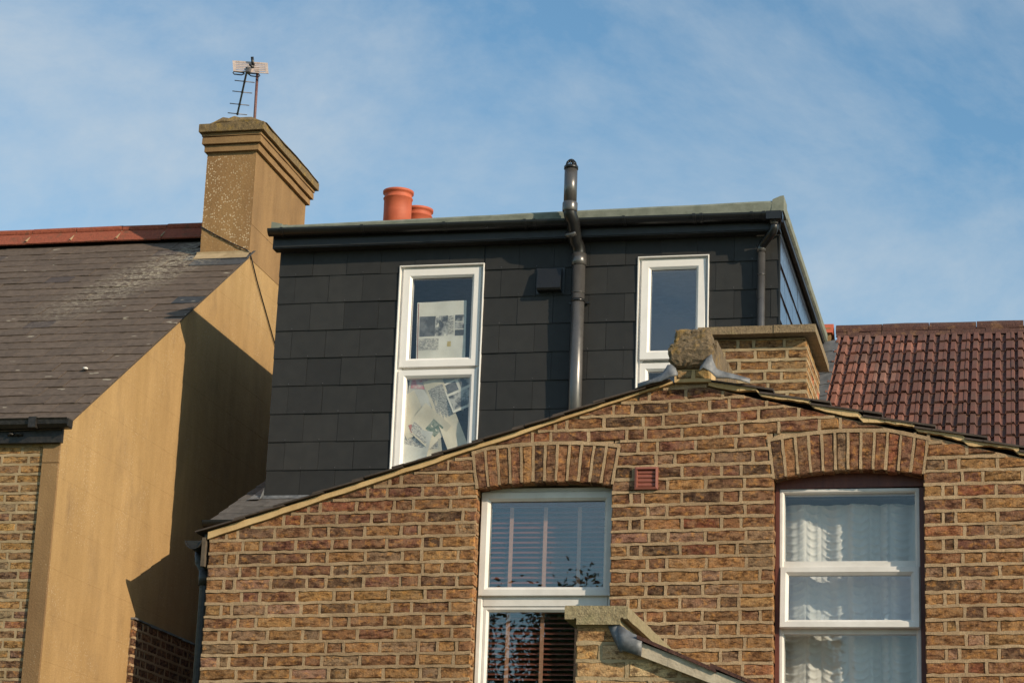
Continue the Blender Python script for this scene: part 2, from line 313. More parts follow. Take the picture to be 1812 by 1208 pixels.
# ------------------------------------------------------------------ mesh helpers
class MB:
    def __init__(s): s.v = []; s.f = []; s.sm = []; s.col = []; s.cur = None
    def add(s, vs, fs, smooth=False):
        o = len(s.v); s.v += [tuple(v) for v in vs]
        for f in fs: s.f.append(tuple(i + o for i in f)); s.sm.append(smooth); s.col.append(s.cur)
    def box(s, x0, x1, y0, y1, z0, z1):
        s.add([(x0, y0, z0), (x1, y0, z0), (x1, y1, z0), (x0, y1, z0), (x0, y0, z1), (x1, y0, z1), (x1, y1, z1), (x0, y1, z1)],
              [(0, 3, 2, 1), (4, 5, 6, 7), (0, 1, 5, 4), (1, 2, 6, 5), (2, 3, 7, 6), (3, 0, 4, 7)])
    def prism(s, poly, a, b, axis='y'):
        """extrude a 2-D polygon between a and b along axis; 'y': poly is (x,z), 'x': poly is (y,z), 'z': poly is (x,y)"""
        def P(p, d): return (p[0], d, p[1]) if axis == 'y' else ((d, p[0], p[1]) if axis == 'x' else (p[0], p[1], d))
        n = len(poly); vs = [P(p, a) for p in poly] + [P(p, b) for p in poly]
        fs = [tuple(range(n)), tuple(reversed(range(n, 2 * n)))] + [(i, i + n, (i + 1) % n + n, (i + 1) % n) for i in range(n)]
        s.add(vs, fs)
    def loft(s, rings, close=True, caps=True, smooth=False):
        n = len(rings[0]); vs = [p for r in rings for p in r]; fs = []
        for k in range(len(rings) - 1):
            for i in range(n if close else n - 1):
                j = (i + 1) % n; fs.append((k * n + i, k * n + j, (k + 1) * n + j, (k + 1) * n + i))
        o = len(s.v); s.add(vs, fs, smooth)
        if caps and close:
            s.f.append(tuple(reversed(range(o, o + n)))); s.f.append(tuple(range(o + (len(rings) - 1) * n, o + len(rings) * n))); s.sm += [False, False]; s.col += [s.cur, s.cur]
    def tube(s, pts, r, n=12, caps=True, smooth=True):
        pts = [Vector(p) for p in pts]; rs = r if isinstance(r, (list, tuple)) else [r] * len(pts)
        rings = []; ref = None
        for i, p in enumerate(pts):
            a = pts[max(i - 1, 0)]; b = pts[min(i + 1, len(pts) - 1)]; d = (b - a).normalized()
            if ref is None: ref = Vector((1, 0, 0)) if abs(d.x) < 0.9 else Vector((0, 0, 1))
            u = (ref - d * ref.dot(d)).normalized(); w = d.cross(u); ref = u
            rings.append([p + rs[i] * (math.cos(t) * u + math.sin(t) * w) for t in [2 * math.pi * k / n for k in range(n)]])
        s.loft(rings, True, caps, smooth)
    def lathe(s, c, prof, n=24, smooth=True):
        s.loft([[(c[0] + r * math.cos(2 * math.pi * k / n), c[1] + r * math.sin(2 * math.pi * k / n), z) for k in range(n)] for r, z in prof], True, True, smooth)
    def mesh(s, name, mats):
        me = bpy.data.meshes.new(name); me.from_pydata(s.v, [], s.f)
        for m in (mats if isinstance(mats, list) else [mats]): me.materials.append(m)
        me.polygons.foreach_set('use_smooth', s.sm)
        if any(c is not None for c in s.col):
            ca = me.color_attributes.new('Col', 'FLOAT_COLOR', 'CORNER')
            buf = []
            for p in me.polygons: buf += list((s.col[p.index] or (0.2, 0.1, 0.05)) + (1.0,)) * p.loop_total
            ca.data.foreach_set('color', buf)
        me.update(); return me
    def build(s, name, mats, parent=None, kind=None, fix=True):
        me = s.mesh(name, mats)
        if fix:
            import bmesh
            bm = bmesh.new(); bm.from_mesh(me); bmesh.ops.recalc_face_normals(bm, faces=bm.faces); bm.to_mesh(me); bm.free()
        return link(name, me, parent, kind)
def link(name, me, parent=None, kind=None):
    o = bpy.data.objects.new(name, me); COL.objects.link(o)
    if parent is not None:
        o.parent = parent
        if parent.type == 'EMPTY': o.matrix_parent_inverse = Matrix.Translation(-parent.location)
        # a mesh parent stands at the world origin, so its children need no inverse
    if kind: o['kind'] = kind
    return o
def thing(name, label, cat, loc, group=None):
    o = bpy.data.objects.new(name, None); COL.objects.link(o); o.location = loc; o.empty_display_size = 0.2
    o['label'] = label; o['category'] = cat
    if group: o['group'] = group
    return o
def tag(o, label, cat, group=None):
    o['label'] = label; o['category'] = cat
    if group: o['group'] = group
    return o
def jit(a): return random.uniform(-a, a)

# ------------------------------------------------------------------ bricks
def brick_front(mb, poly, y0, depth, ch=0.006, rough=0.0038):
    """an irregular brick: polygon outline in (u,z), front near y0, body going back by depth"""
    n = len(poly); cx = sum(p[0] for p in poly) / n; cz = sum(p[1] for p in poly) / n
    sub = []
    for i in range(n):
        a, b = poly[i], poly[(i + 1) % n]; L_ = math.hypot(b[0] - a[0], b[1] - a[1])
        k = max(1, min(3, int(L_ / 0.07)))
        for q in range(k): sub.append((a[0] + (b[0] - a[0]) * q / k + jit(rough), a[1] + (b[1] - a[1]) * q / k + jit(rough)))
    m = len(sub); W_ = max(p[0] for p in poly) - min(p[0] for p in poly); H_ = max(p[1] for p in poly) - min(p[1] for p in poly)
    ins = []
    for (u, z) in sub:
        fu = max(0.0, 1 - 2 * ch / max(W_, .02)); fz = max(0.0, 1 - 2 * ch / max(H_, .02))
        ins.append((cx + (u - cx) * fu + jit(0.001), cz + (z - cz) * fz + jit(0.001)))
    vs = [(u, y0 + 0.0042 + jit(0.0018), z) for u, z in sub] + [(u, y0 + jit(0.0022), z) for u, z in ins] + [(u, y0 + depth, z) for u, z in sub] + [(cx + jit(.015), y0 + jit(0.0035), cz + jit(.006))]
    c = 3 * m; fs = []
    for i in range(m):
        j = (i + 1) % m
        fs += [(i, j, m + j, m + i), (m + i, m + j, c), (2 * m + i, 2 * m + j, j, i)]
    mb.add(vs, fs, False)
def rect(w, h): return [(-w / 2, -h / 2), (w / 2, -h / 2), (w / 2, h / 2), (-w / 2, h / 2)]
BRICK_LIB = {}
def brick_lib(kind, w, h, mat, depth=0.1):
    if kind not in BRICK_LIB:
        ls = []
        for _ in range(9 if w > .15 else 6):
            mb = MB(); brick_front(mb, rect(w, h), 0, depth); ls.append(mb.mesh('brick', mat))
        BRICK_LIB[kind] = (ls, w)
    return BRICK_LIB[kind]
def clip_top(poly, line):
    """keep the part of poly with z <= line(x); line is linear over the brick"""
    out = []
    n = len(poly)
    for i in range(n):
        a, b = poly[i], poly[(i + 1) % n]; da = line(a[0]) - a[1]; db = line(b[0]) - b[1]
        if da >= 0: out.append(a)
        if (da >= 0) != (db >= 0):
            t = da / (da - db); out.append((a[0] + (b[0] - a[0]) * t, a[1] + (b[1] - a[1]) * t))
    return out
def pick(pal):
    r = random.random() * sum(w for w, _ in pal)
    for w, c in pal:
        r -= w
        if r <= 0: break
    f = random.uniform(0.82, 1.16)
    return tuple(x * f * random.uniform(0.96, 1.04) for x in c)
class Brickwork:
    """courses of brick on one plane. to_world maps (u, depth, z) to the world through matrix mx"""
    def __init__(s, owner, mx, key, lens, h, mortar, colour, depth=0.1, limit=300, strap=0.004, frame_margin=0.02, fy=0.0):
        s.owner, s.mx, s.key, s.lens, s.h, s.mortar, s.colour, s.depth, s.limit, s.strap, s.fm, s.fy = owner, mx, key, lens, h, mortar, colour, depth, limit, strap, frame_margin, fy
        s.items = []; s.joint = MB()
    def brick(s, poly, plain=None, rz=0.0):
        cx = sum(p[0] for p in poly) / len(poly); cz = sum(p[1] for p in poly) / len(poly)
        s.items.append((poly, plain, cx, cz, rz))
    def course(s, ivals, zf, k, cap=None, bond=0, left_end=None):
        st, hd, gap = s.lens
        for (a, b) in ivals:
            if b - a < 0.03: continue
            seq = []; x = a; i = 0
            pat = [(st, hd, st)] if False else None
            order = ([st, hd, st, st, hd, st, st, hd] if k % 2 == 0 else [hd, hd * 0.55, st, st, hd, st, st, hd, st]) if bond == 0 else ([st] * 9 if k % 2 == 0 else [hd] + [st] * 9)
            rest = [st, st, hd] if bond == 0 else [st]
            while x < b - 0.02:
                w = order[i] if i < len(order) else rest[(i - len(order)) % len(rest)]
                w *= random.uniform(0.95, 1.045)
                if random.random() < 0.04 and bond == 0: w = hd
                e = x + w
                if b - e < 0.075: e = b
                seq.append((x, e)); x = e + gap; i += 1
            for q, (x0, x1) in enumerate(seq):
                w = x1 - x0; xm = (x0 + x1) / 2; z0 = zf(k, xm); h = s.h
                tilt = (zf(k, x1) - zf(k, x0)) / max(w, 1e-3) + jit(0.006)
                zc = z0 + jit(0.003); h = s.h * random.uniform(.93, 1.03)
                poly = [(x0, zc - h / 2 - tilt * w / 2), (x1, zc - h / 2 + tilt * w / 2), (x1, zc + h / 2 + tilt * w / 2), (x0, zc + h / 2 - tilt * w / 2)]
                if cap:
                    pc = clip_top(poly, cap)
                    if len(pc) < 3: continue
                    ar = abs(sum(pc[i][0] * pc[(i + 1) % len(pc)][1] - pc[(i + 1) % len(pc)][0] * pc[i][1] for i in range(len(pc)))) / 2
                    if ar < 0.0006: continue
                    clipped = len(pc) != len(poly) or any(abs(p[0] - r[0]) + abs(p[1] - r[1]) > 1e-5 for p, r in zip(pc, poly))
                    s.brick(pc if clipped else poly, None if clipped else (w, xm, zc), -math.atan(tilt))
                else:
                    s.brick(poly, (w, xm, zc), -math.atan(tilt))
                if q < len(seq) - 1 and (cap is None or cap(x1 + gap / 2) > zc):
                    s.perp(x1, x1 + gap, zc - h / 2 - .004, min(zc + h / 2 + .004, cap(x1 + gap / 2) if cap else 9e9))
    def perp(s, x0, x1, z0, z1):
        y = -s.strap * .35 + jit(0.0015)
        n = 3; L_ = [(x0 - .002 + jit(.0025), z0 + (z1 - z0) * i / n) for i in range(n + 1)]; R_ = [(x1 + .002 + jit(.0025), z0 + (z1 - z0) * i / n) for i in range(n + 1)]
        s.strip([(l[0], l[1]) for l in L_], [(r_[0], r_[1]) for r_ in R_], y)
    def strip(s, A, B, y):
        n = len(A); vs = []
        ym = [y + jit(0.0012) for _ in range(n)]
        for i in range(n): vs += [(A[i][0], 0.014, A[i][1]), (A[i][0], ym[i], A[i][1]), (B[i][0], ym[i], B[i][1]), (B[i][0], 0.014, B[i][1])]
        fs = []
        for i in range(n - 1):
            o = i * 4
            fs += [(o + q, o + q + 1, o + 5 + q, o + 4 + q) for q in range(3)]
        fs += [(0, 1, 2, 3), (n * 4 - 4, n * 4 - 3, n * 4 - 2, n * 4 - 1)]
        s.joint.add(vs, fs)
    def bed(s, a, b, zf, t, cap=None):
        n = max(2, int((b - a) / 0.035)); A = []; B = []
        ph = random.random() * 9
        for i in range(n + 1):
            x = a + (b - a) * i / n; z = zf(x)
            if cap and z > cap(x) - 0.002:
                if len(A) > 1: s.strip(A, B, -s.strap + jit(.0008))
                A, B = [], []; continue
            A.append((x, z - t / 2 - 0.0015 + jit(.0036))); B.append((x, z + t / 2 + 0.0015 + jit(.0036)))
        if len(A) > 1: s.strip(A, B, -s.strap + jit(.0008))
    def finish(s, kind_mat=None):
        """the largest in view become parts, the rest one joined part"""
        scored = []
        for it in s.items:
            poly, plain, cx, cz, rz = it
            xs = [p[0] for p in poly]; zs = [p[1] for p in poly]
            ar = (max(xs) - min(xs)) * (max(zs) - min(zs))
            vis = in_frame(s.mx @ Vector((cx, 0, cz)), s.fm)
            scored.append((0 if vis else 1, -ar, it))
        scored.sort(key=lambda q: (q[0], q[1]))
        stuff = MB(); cnt = 0
        for vis, ar, (poly, plain, cx, cz, rz) in scored:
            c = s.colour(cx, cz); fy = s.fy + jit(0.0022)
            if vis == 0 and cnt < s.limit:
                cnt += 1
                if plain:
                    w, xm, zc = plain
                    lib, w0 = brick_lib((s.key, 'st' if w > (s.lens[0] + s.lens[1]) / 2 else 'hd'), s.lens[0] if w > (s.lens[0] + s.lens[1]) / 2 else s.lens[1], s.h, M['brick'], s.depth)
                    o = link('brick', random.choice(lib), s.owner)
                    fl = random.choice((1, -1))
                    o.matrix_basis = s.mx @ Matrix.Translation((xm, fy, zc)) @ Matrix.Rotation(rz, 4, 'Y') @ Matrix.Diagonal((w / w0, 1, fl if False else 1, 1))
                else:
                    mb = MB(); brick_front(mb, [(u - cx, z - cz) for u, z in poly], 0, s.depth)
                    o = mb.build('brick', M['brick'], s.owner); o.matrix_basis = s.mx @ Matrix.Translation((cx, fy, cz))
                o.color = c + (1,)
            else:
                mb = MB(); brick_front(mb, poly, fy, s.depth); stuff.cur = c
                stuff.add([tuple(s.mx @ Vector(v)) for v in mb.v], mb.f)
        if stuff.v: stuff.build('brick_remainder', M['brick_joined'], s.owner, 'stuff', fix=True)
        if s.joint.v:
            s.joint.v = [tuple(s.mx @ Vector(v)) for v in s.joint.v]
            s.joint.build('mortar_joints', s.mortar, s.owner)
def plane_front(Y): return Matrix.Translation((0, Y, 0))
def plane_right(X): return Matrix.Translation((X, 0, 0)) @ Matrix.Rotation(math.pi / 2, 4, 'Z')   # u runs along +y, outward is +x

# ------------------------------------------------------------------ window helper
def ring(mb, x0, x1, z0, z1, loops):
    """mitred frame: loops of (inset, y) from the outside back edge round the front to the inside back edge"""
    R_ = []
    for ins, y in loops:
        R_.append([(x0 + ins, y, z0 + ins), (x1 - ins, y, z0 + ins), (x1 - ins, y, z1 - ins), (x0 + ins, y, z1 - ins)])
    mb.loft(R_ + [R_[0]], True, False)
def frame_loops(w, yf, yb, ch=0.008): return [(0, yb), (0, yf + .003), (.003, yf), (w - ch * 1.6, yf), (w, yf + ch * 1.6), (w, yb)]
def pane_box(x0, x1, z0, z1, y): mb = MB(); mb.box(x0, x1, y, y + .005, z0, z1); return mb

# ================================================================== SETTING
mb = MB(); n = 24
for i in range(n):
    for j in range(n):
        pass
R0 = 900.0
mb.add([(-R0, -R0, -0.9), (R0, -R0, -0.9), (R0, R0, -0.9), (-R0, R0, -0.9)], [(0, 1, 2, 3)])
g = mb.build('ground', M['soil'], None, 'structure')

# ================================================================== BRICK REAR EXTENSION
ext = thing('brick_extension', 'brown and yellow stock brick gable wall with two arched white windows in front', 'brick building', (-1.9, 0.0, -0.9))
XL, XR, ZG = -4.7, 0.9, -0.9
ROOFL = lambda x: 5.018 + (x + 1.989) * 0.3105       # top of the slates, left slope
ROOFR = lambda x: 5.005 - (x + 1.785) * 0.2535
FILL_L = lambda x: 4.116 + (x + 4.706) * 0.322       # underside of the left fillet
WALLR = lambda x: 4.975 - (x + 1.785) * 0.2535
def gable(x): return FILL_L(x) if x < -1.98 else (4.995 if x < -1.775 else WALLR(x))
W1 = dict(x0=-3.100, x1=-2.314, z0=2.62, spring=4.405, rise=0.032)
W2 = dict(x0=-1.400, x1=-0.578, z0=2.62, spring=4.440, rise=0.040)
def arc(w, x, off=0.0):
    c = (w['x0'] + w['x1']) / 2; h = (w['x1'] - w['x0']) / 2 + off
    u = max(-1, min(1, (x - c) / h)); tilt = 0.02 * (x - c)
    return w['spring'] + w['rise'] * (1 - u * u) + tilt
ARCH_H = 0.212
def arch_block(w, z):
    """x-interval covered by the arch or the opening at height z"""
    if z < w['z0']: return None
    if z < w['spring'] + 0.004: return (w['x0'], w['x1'])
    c = (w['x0'] + w['x1']) / 2
    top = w['spring'] + ARCH_H + w['rise']
    if z < top - 0.012:
        e = 0.032 * min(1, (z - w['spring']) / ARCH_H)
        return (w['x0'] - e - .008, w['x1'] + e + .008)
    return None
def zcourse(k, x):
    z = 4.294 - 0.0745 * k + 0.0145 * (x + 2.1)
    if z > 4.55:
        t = max(0, min(1, (x + 2.0) / 0.8)); z += 0.028 * t * min(1, (z - 4.55) / 0.15)
    return z
def zbrick(k, x): return zcourse(k, x) - 0.0745 / 2
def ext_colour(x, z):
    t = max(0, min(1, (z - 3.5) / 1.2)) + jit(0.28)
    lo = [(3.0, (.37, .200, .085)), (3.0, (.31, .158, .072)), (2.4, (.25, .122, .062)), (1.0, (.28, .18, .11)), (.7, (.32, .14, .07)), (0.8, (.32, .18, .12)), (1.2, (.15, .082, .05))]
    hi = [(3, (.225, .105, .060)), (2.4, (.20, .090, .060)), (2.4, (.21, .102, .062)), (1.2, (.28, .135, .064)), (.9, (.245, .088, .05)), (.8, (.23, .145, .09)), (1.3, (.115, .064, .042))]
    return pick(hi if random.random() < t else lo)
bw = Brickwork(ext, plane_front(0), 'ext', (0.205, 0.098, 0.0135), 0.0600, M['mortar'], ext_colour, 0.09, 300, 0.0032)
TJ = 0.0138
def free(x0, x1, blocks):
    iv = [(x0, x1)]
    for b in blocks:
        if b is None: continue
        nv = []
        for a, c in iv:
            if b[1] <= a or b[0] >= c: nv.append((a, c)); continue
            if b[0] > a: nv.append((a, b[0]))
            if b[1] < c: nv.append((b[1], c))
        iv = nv
    return iv
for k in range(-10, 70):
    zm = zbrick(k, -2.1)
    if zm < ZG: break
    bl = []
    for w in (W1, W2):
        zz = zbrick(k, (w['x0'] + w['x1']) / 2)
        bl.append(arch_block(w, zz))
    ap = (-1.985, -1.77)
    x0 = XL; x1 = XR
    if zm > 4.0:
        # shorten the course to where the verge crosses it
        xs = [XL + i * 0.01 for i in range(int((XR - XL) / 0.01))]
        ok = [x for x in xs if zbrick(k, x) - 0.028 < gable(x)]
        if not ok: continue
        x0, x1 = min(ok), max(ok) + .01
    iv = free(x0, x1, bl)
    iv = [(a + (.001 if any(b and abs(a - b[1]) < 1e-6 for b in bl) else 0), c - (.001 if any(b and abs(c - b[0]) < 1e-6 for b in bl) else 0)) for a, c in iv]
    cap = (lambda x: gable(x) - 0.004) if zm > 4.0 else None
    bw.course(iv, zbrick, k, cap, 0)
    for a, c in free(x0, x1, bl):
        bw.bed(a, c, lambda x, k=k: zcourse(k, x), TJ, cap)
# arches of bricks on edge
for w, nv, sk in ((W1, 12, 0.035), (W2, 12, 0.03)):
    c = (w['x0'] + w['x1']) / 2; wi = w['x1'] - w['x0']
    for i in range(nv):
        a0, a1 = i / nv, (i + 1) / nv
        g_ = 0.0065
        def P(t, top):
            x = w['x0'] + wi * t
            if not top: return (x, arc(w, x) - .002)
            xt = c + (x - c) * (1 + 2 * sk / wi * 1.0) + jit(.002)
            return (xt, arc(w, x) + ARCH_H + jit(.004))
        dt = g_ / wi + random.uniform(-.002, .003)
        bw.brick([P(a0 + dt, False), P(a1 - dt, False), P(a1 - dt, True), P(a0 + dt, True)])
    for i in range(nv + 1):
        t = i / nv; x = w['x0'] + wi * t; xt = c + (x - c) * (1 + 2 * sk / wi)
        m = 6; A = []; B = []
        for q in range(m + 1):
            f = q / m; xx = x + (xt - x) * f; zz = arc(w, x) + (ARCH_H + .012) * f + .003
            A.append((xx - .0075 + jit(.002), zz)); B.append((xx + .0075 + jit(.002), zz))
        bw.strip(A, B, -0.003)
    # bed over the arch
    A = []; B = []
    for i in range(25):
        x = w['x0'] - .04 + (wi + .08) * i / 24; z = arc(w, x, .04) + ARCH_H + 0.010
        if z > gable(x) - .015: z = gable(x) - .015
        A.append((x, z - .009 + jit(.002))); B.append((x, z + .012 + jit(.002)))
    bw.strip(A, B, -0.004)
bw.finish()
# masonry body behind the faces (mortar between the bricks, reveals of the openings)
mb = MB()
def wall_strip(x0, x1, zb, tops, y0=0.0125, y1=0.24):
    mb.prism([(x0, zb)] + [(x1, zb)] + [(x, z) for x, z in reversed(tops)], y0, y1, 'y')
wall_strip(XL, W1['x0'] - .008, ZG, [(XL, gable(XL)), (W1['x0'] - .008, gable(W1['x0']))])
def over(w):
    xs = [w['x0'] + (w['x1'] - w['x0']) * i / 12 for i in range(13)]
    lo = [(x, arc(w, x) + .004) for x in xs]; hi = [(x, gable(x)) for x in xs]
    mb.prism(lo + list(reversed(hi)), 0.0125, 0.24, 'y')
    mb.prism([(w['x0'], ZG), (w['x1'], ZG), (w['x1'], w['z0']), (w['x0'], w['z0'])], 0.0125, 0.24, 'y')
over(W1)
wall_strip(W1['x1'] + .008, W2['x0'] - .008, ZG, [(W1['x1'] + .008, gable(W1['x1'])), (-1.98, gable(-1.981)), (-1.98, 4.995), (-1.775, 4.995), (-1.775, gable(-1.774)), (W2['x0'] - .008, gable(W2['x0']))])
over(W2)
wall_strip(W2['x1'] + .008, XR, ZG, [(W2['x1'] + .008, gable(W2['x1'])), (XR, gable(XR))])
mb.build('wall_core', M['mortar'], ext)
mb = MB()
mb.box(XL, XL + .22, .242, 4.60, ZG, 4.08); mb.box(XR - .22, XR, .242, 4.60, ZG, 4.2)
mb.build('side_wall', M['mortar2'], ext)
# irregular bits of mortar smeared under the right-hand slates
SLR = []; x = -1.80
for i in range(9):
    z0_ = ROOFR(x) - .004; SLR.append((x, z0_, x + .395, z0_ - .395 * .165)); x += (.32, .285, .29, .28, .275, .29, .3, .3, .3)[i]
def under(x): return min([a[1] - (x - a[0]) * .165 for a in SLR if a[0] - .002 <= x <= a[2]] or [ROOFR(x) - .02]) - .0015
mb = MB(); xs = [-1.772 + 0.03 * i for i in range(89)]
lo = [(x, min(under(x + .001), under(x - .001)) - .010 - .018 * max(0, math.sin(x * 11.0 + 1.1 * math.sin(x * 3))) - random.random() * .006) for x in xs]
for i in range(len(xs) - 1):
    h0, h1 = under(xs[i] + .001), under(xs[i + 1] - .001)
    mb.prism([lo[i], lo[i + 1], (xs[i + 1], h1), (xs[i], h0)], -0.010 - random.random() * .003, .03, 'y')
mb.build('mortar_fillet', M['fillet'], ext)
mb = MB(); xs = [-4.706 + 0.091 * i for i in range(31)]
pts_lo = [(x, FILL_L(x) + jit(.004)) for x in xs]; pts_hi = [(x, ROOFL(x) - .016) for x in xs]
for i in range(30): mb.prism([pts_lo[i], pts_lo[i + 1], pts_hi[i + 1], pts_hi[i]], -0.020, .02, 'y')
mb.build('verge_fillet', M['fillet'], ext)
# roof: deck with individual slates at the verge
mb = MB()
mb.prism([(-4.74, ROOFL(-4.74) - .035), (-1.88, ROOFL(-1.88) - .035), (-1.88, ROOFL(-1.88) - .013), (-4.74, ROOFL(-4.74) - .013)], 0.02, 4.6, 'y')
mb.prism([(-1.878, ROOFR(-1.878) - .060), (.95, ROOFR(.95) - .060), (.95, ROOFR(.95) - .040), (-1.878, ROOFR(-1.878) - .040)], 0.032, 4.6, 'y')
roof = mb.build('roof', M['lead_dark'], ext)
def verge_slate(x0, z0, x1, z1, y0, y1, th):
    d = Vector((x1 - x0, 0, z1 - z0)).normalized(); nrm = Vector((-d.z, 0, d.x))
    m_ = MB(); k = 4
    for i in range(k):
        a = i / k; b = (i + 1) / k
        def q(t, e): p = Vector((x0, 0, z0)).lerp(Vector((x1, 0, z1)), t); return (p.x + nrm.x * e, p.z + nrm.z * e)
        m_.prism([q(a, 0), q(b, 0), q(b, th), q(a, th)], y0 + jit(.004), y1, 'y')
    o = m_.build('slate', M['slate_plain'], roof); q = random.uniform(.8, 1.2); o.color = (.070 * q, .054 * q, .044 * q, 1)
for r_ in range(3):
    ya, yb = (-0.052, 0.30) if r_ == 0 else (0.30 * r_, 0.30 * (r_ + 1))
    x = -4.775
    while x < -2.02:
        x1 = min(x + .30, -1.985); verge_slate(x, ROOFL(x) - .003, x1, ROOFL(x1) - .014, ya, yb, .0085); x += .235
    for a in SLR: verge_slate(a[0], a[1], a[2], a[3], (-.022 + jit(.003)) if r_ == 0 else ya, yb, .0105)
# gutter at the left eaves seen from its end
mb = MB(); cx_, cz_ = -4.790, 4.108
prof = [(cx_ + .053 * math.cos(t), cz_ + .053 * math.sin(t)) for t in [math.pi + math.pi * i / 10 for i in range(11)]]
inn = [(cx_ + .049 * math.cos(t), cz_ + .049 * math.sin(t)) for t in [2 * math.pi - math.pi * i / 10 for i in range(11)]]
mb.prism(prof + inn, -.03, 4.5, 'y')
mb.prism([(cx_ + .046 * math.cos(t), cz_ + .046 * math.sin(t)) for t in [math.pi + math.pi * i / 10 for i in range(11)]], -.016, -.012, 'y')
mb.build('gutter', M['iron'], ext)
mb = MB(); mb.box(-4.738, -4.716, -.022, 4.5, 3.955, 4.125); mb.build('fascia', M['bark'], ext)
dp = thing('downpipe', 'black cast iron downpipe at left edge of the brick gable', 'drainpipe', (-4.755, .12, -.9))
mb = MB(); mb.tube([(-4.79, .10, 4.06), (-4.785, .10, 4.0), (-4.745, .10, 3.93), (-4.745, .10, -.9)], .033, 14); mb.build('pipe', M['iron'], dp)
for z in (3.86, 2.2):
    mb = MB(); mb.tube([(-4.745, .10, z), (-4.745, .10, z + .09)], .042, 14); mb.build('collar', M['iron'], dp)

# ---- window with the wooden blind
w1 = MB(); ring(w1, -3.100, -2.314, 2.64, 4.425, frame_loops(.035, .112, .19))
w1.box(-3.066, -2.348, .118, .188, 3.742, 3.802)
win = w1.build('window', M['upvc_grey'], ext)
mb = MB(); ring(mb, -3.094, -2.320, 3.797, 4.398, frame_loops(.052, .094, .150, .010)); mb.build('sash', M['upvc_grey'], win)
mb = MB(); ring(mb, -3.066, -2.348, 2.675, 3.741, frame_loops(.030, .124, .160, .008)); mb.build('glazing_bead', M['upvc_grey'], win)
mb = MB(); ring(mb, -3.0425, -2.3715, 3.8485, 4.3465, [(0, .1255), (0, .1225), (.003, .1225), (.003, .1255)]); mb.build('gasket', M['black'], win)
pane_box(-3.042, -2.372, 3.849, 4.346, .126).build('pane', M['glass'], win)
pane_box(-3.036, -2.378, 2.705, 3.711, .140).build('pane', M['glass'], win)
bl = thing('venetian_blind', 'mahogany red wooden venetian blind with salmon tapes behind left window', 'blind', (-2.7, .22, 2.7))
lib = MB(); sw = .69
lib.loft([[(x, .018 * math.cos(a) * s_ - 0 + 0, -.018 * math.sin(a) * s_ + h) for s_, h in ((-1, -.0022), (-1, .0022), (-.4, .0035), (.4, .0035), (1, .002), (1, -.002), (.4, -.001), (-.4, -.001))] for a in (rad(-24),) for x in (-sw / 2, sw / 2)], True, True)
sm = lib.mesh('slat', M['blind'])
z = 4.335
while z > 2.72:
    o = link('slat', sm, bl); o.matrix_basis = Matrix.Translation((-2.708 + jit(.002), .225, z)) @ Matrix.Rotation(jit(.004), 4, 'Y') @ Matrix.Rotation(jit(.09), 4, 'X'); z -= .0292
for x in (-2.935, -2.735, -2.535):
    mb = MB(); mb.box(x - .0115, x + .0115, .198, .199, 2.70, 4.33); mb.build('tape', M['tape'], bl)
mb = MB(); mb.box(-3.05, -2.365, .20, .25, 4.335, 4.38); mb.build('head_rail', M['blind'], bl)

# ---- window with the net curtain
mb = MB(); xs = [W2['x0'] + (W2['x1'] - W2['x0']) * i / 12 for i in range(13)]
mb.prism([(xs[0], 4.398), (xs[-1], 4.405)] + [(x, arc(W2, x) + .002) for x in reversed(xs)], .098, .20, 'y')
mb.box(W2['x0'], -1.379, .092, .20, 2.62, 4.397); mb.box(-.606, W2['x1'], .092, .20, 2.62, 4.397)
win = mb.build('window', M['redwood'], ext)
mb = MB(); ring(mb, -1.3785, -.6065, 2.64, 4.397, frame_loops(.026, .104, .19, .006))
mb.box(-1.354, -.631, .112, .188, 3.955, 3.990); mb.box(-1.354, -.631, .112, .188, 3.585, 3.662)
mb.build('frame', M['upvc_grey'], win)
pane_box(-1.352, -.633, 3.990, 4.370, .130).build('pane', M['glass_clear'], win)
pane_box(-1.352, -.633, 2.668, 3.584, .130).build('pane', M['glass_clear'], win)
# the middle light is hung from its top edge and stands slightly open
tilt = rad(5.5)
def tilted(m_):
    m_.v = [(x, .086 + (y - .086) * math.cos(tilt) - (3.955 - z) * math.sin(tilt), 3.955 - (3.955 - z) * math.cos(tilt) - (y - .086) * math.sin(tilt)) for x, y, z in m_.v]
    return m_
mb = MB(); ring(mb, -1.372, -.612, 3.612, 3.955, frame_loops(.046, .086, .128, .010)); ss = tilted(mb).build('sash', M['upvc_grey'], win)
mb = MB(); mb.box(-1.326, -.658, .108, .113, 3.658, 3.909); tilted(mb).build('pane', M['glass'], win)
mb = MB()
for x in (-1.15, -.80): mb.add([(x, .150, 3.70), (x + .018, .150, 3.70), (x + .012, .11, 3.66), (x - .006, .11, 3.66), (x, .154, 3.70), (x + .018, .154, 3.70), (x + .012, .114, 3.66), (x - .006, .114, 3.66)], [(0, 1, 2, 3), (4, 5, 6, 7), (0, 1, 5, 4), (1, 2, 6, 5), (2, 3, 7, 6), (3, 0, 4, 7)])
mb.build('stay', M['upvc'], win)
nc = MB(); nx, nzz = 240, 330
rc_ = random.Random(5); NCOL = []; u_ = -.02
while u_ < 1.05:
    w_ = rc_.choice((.055, .07, .10, .15, .19)); NCOL.append((u_, u_ + w_, rc_.random() * .05, .010 + w_ * .14)); u_ += w_
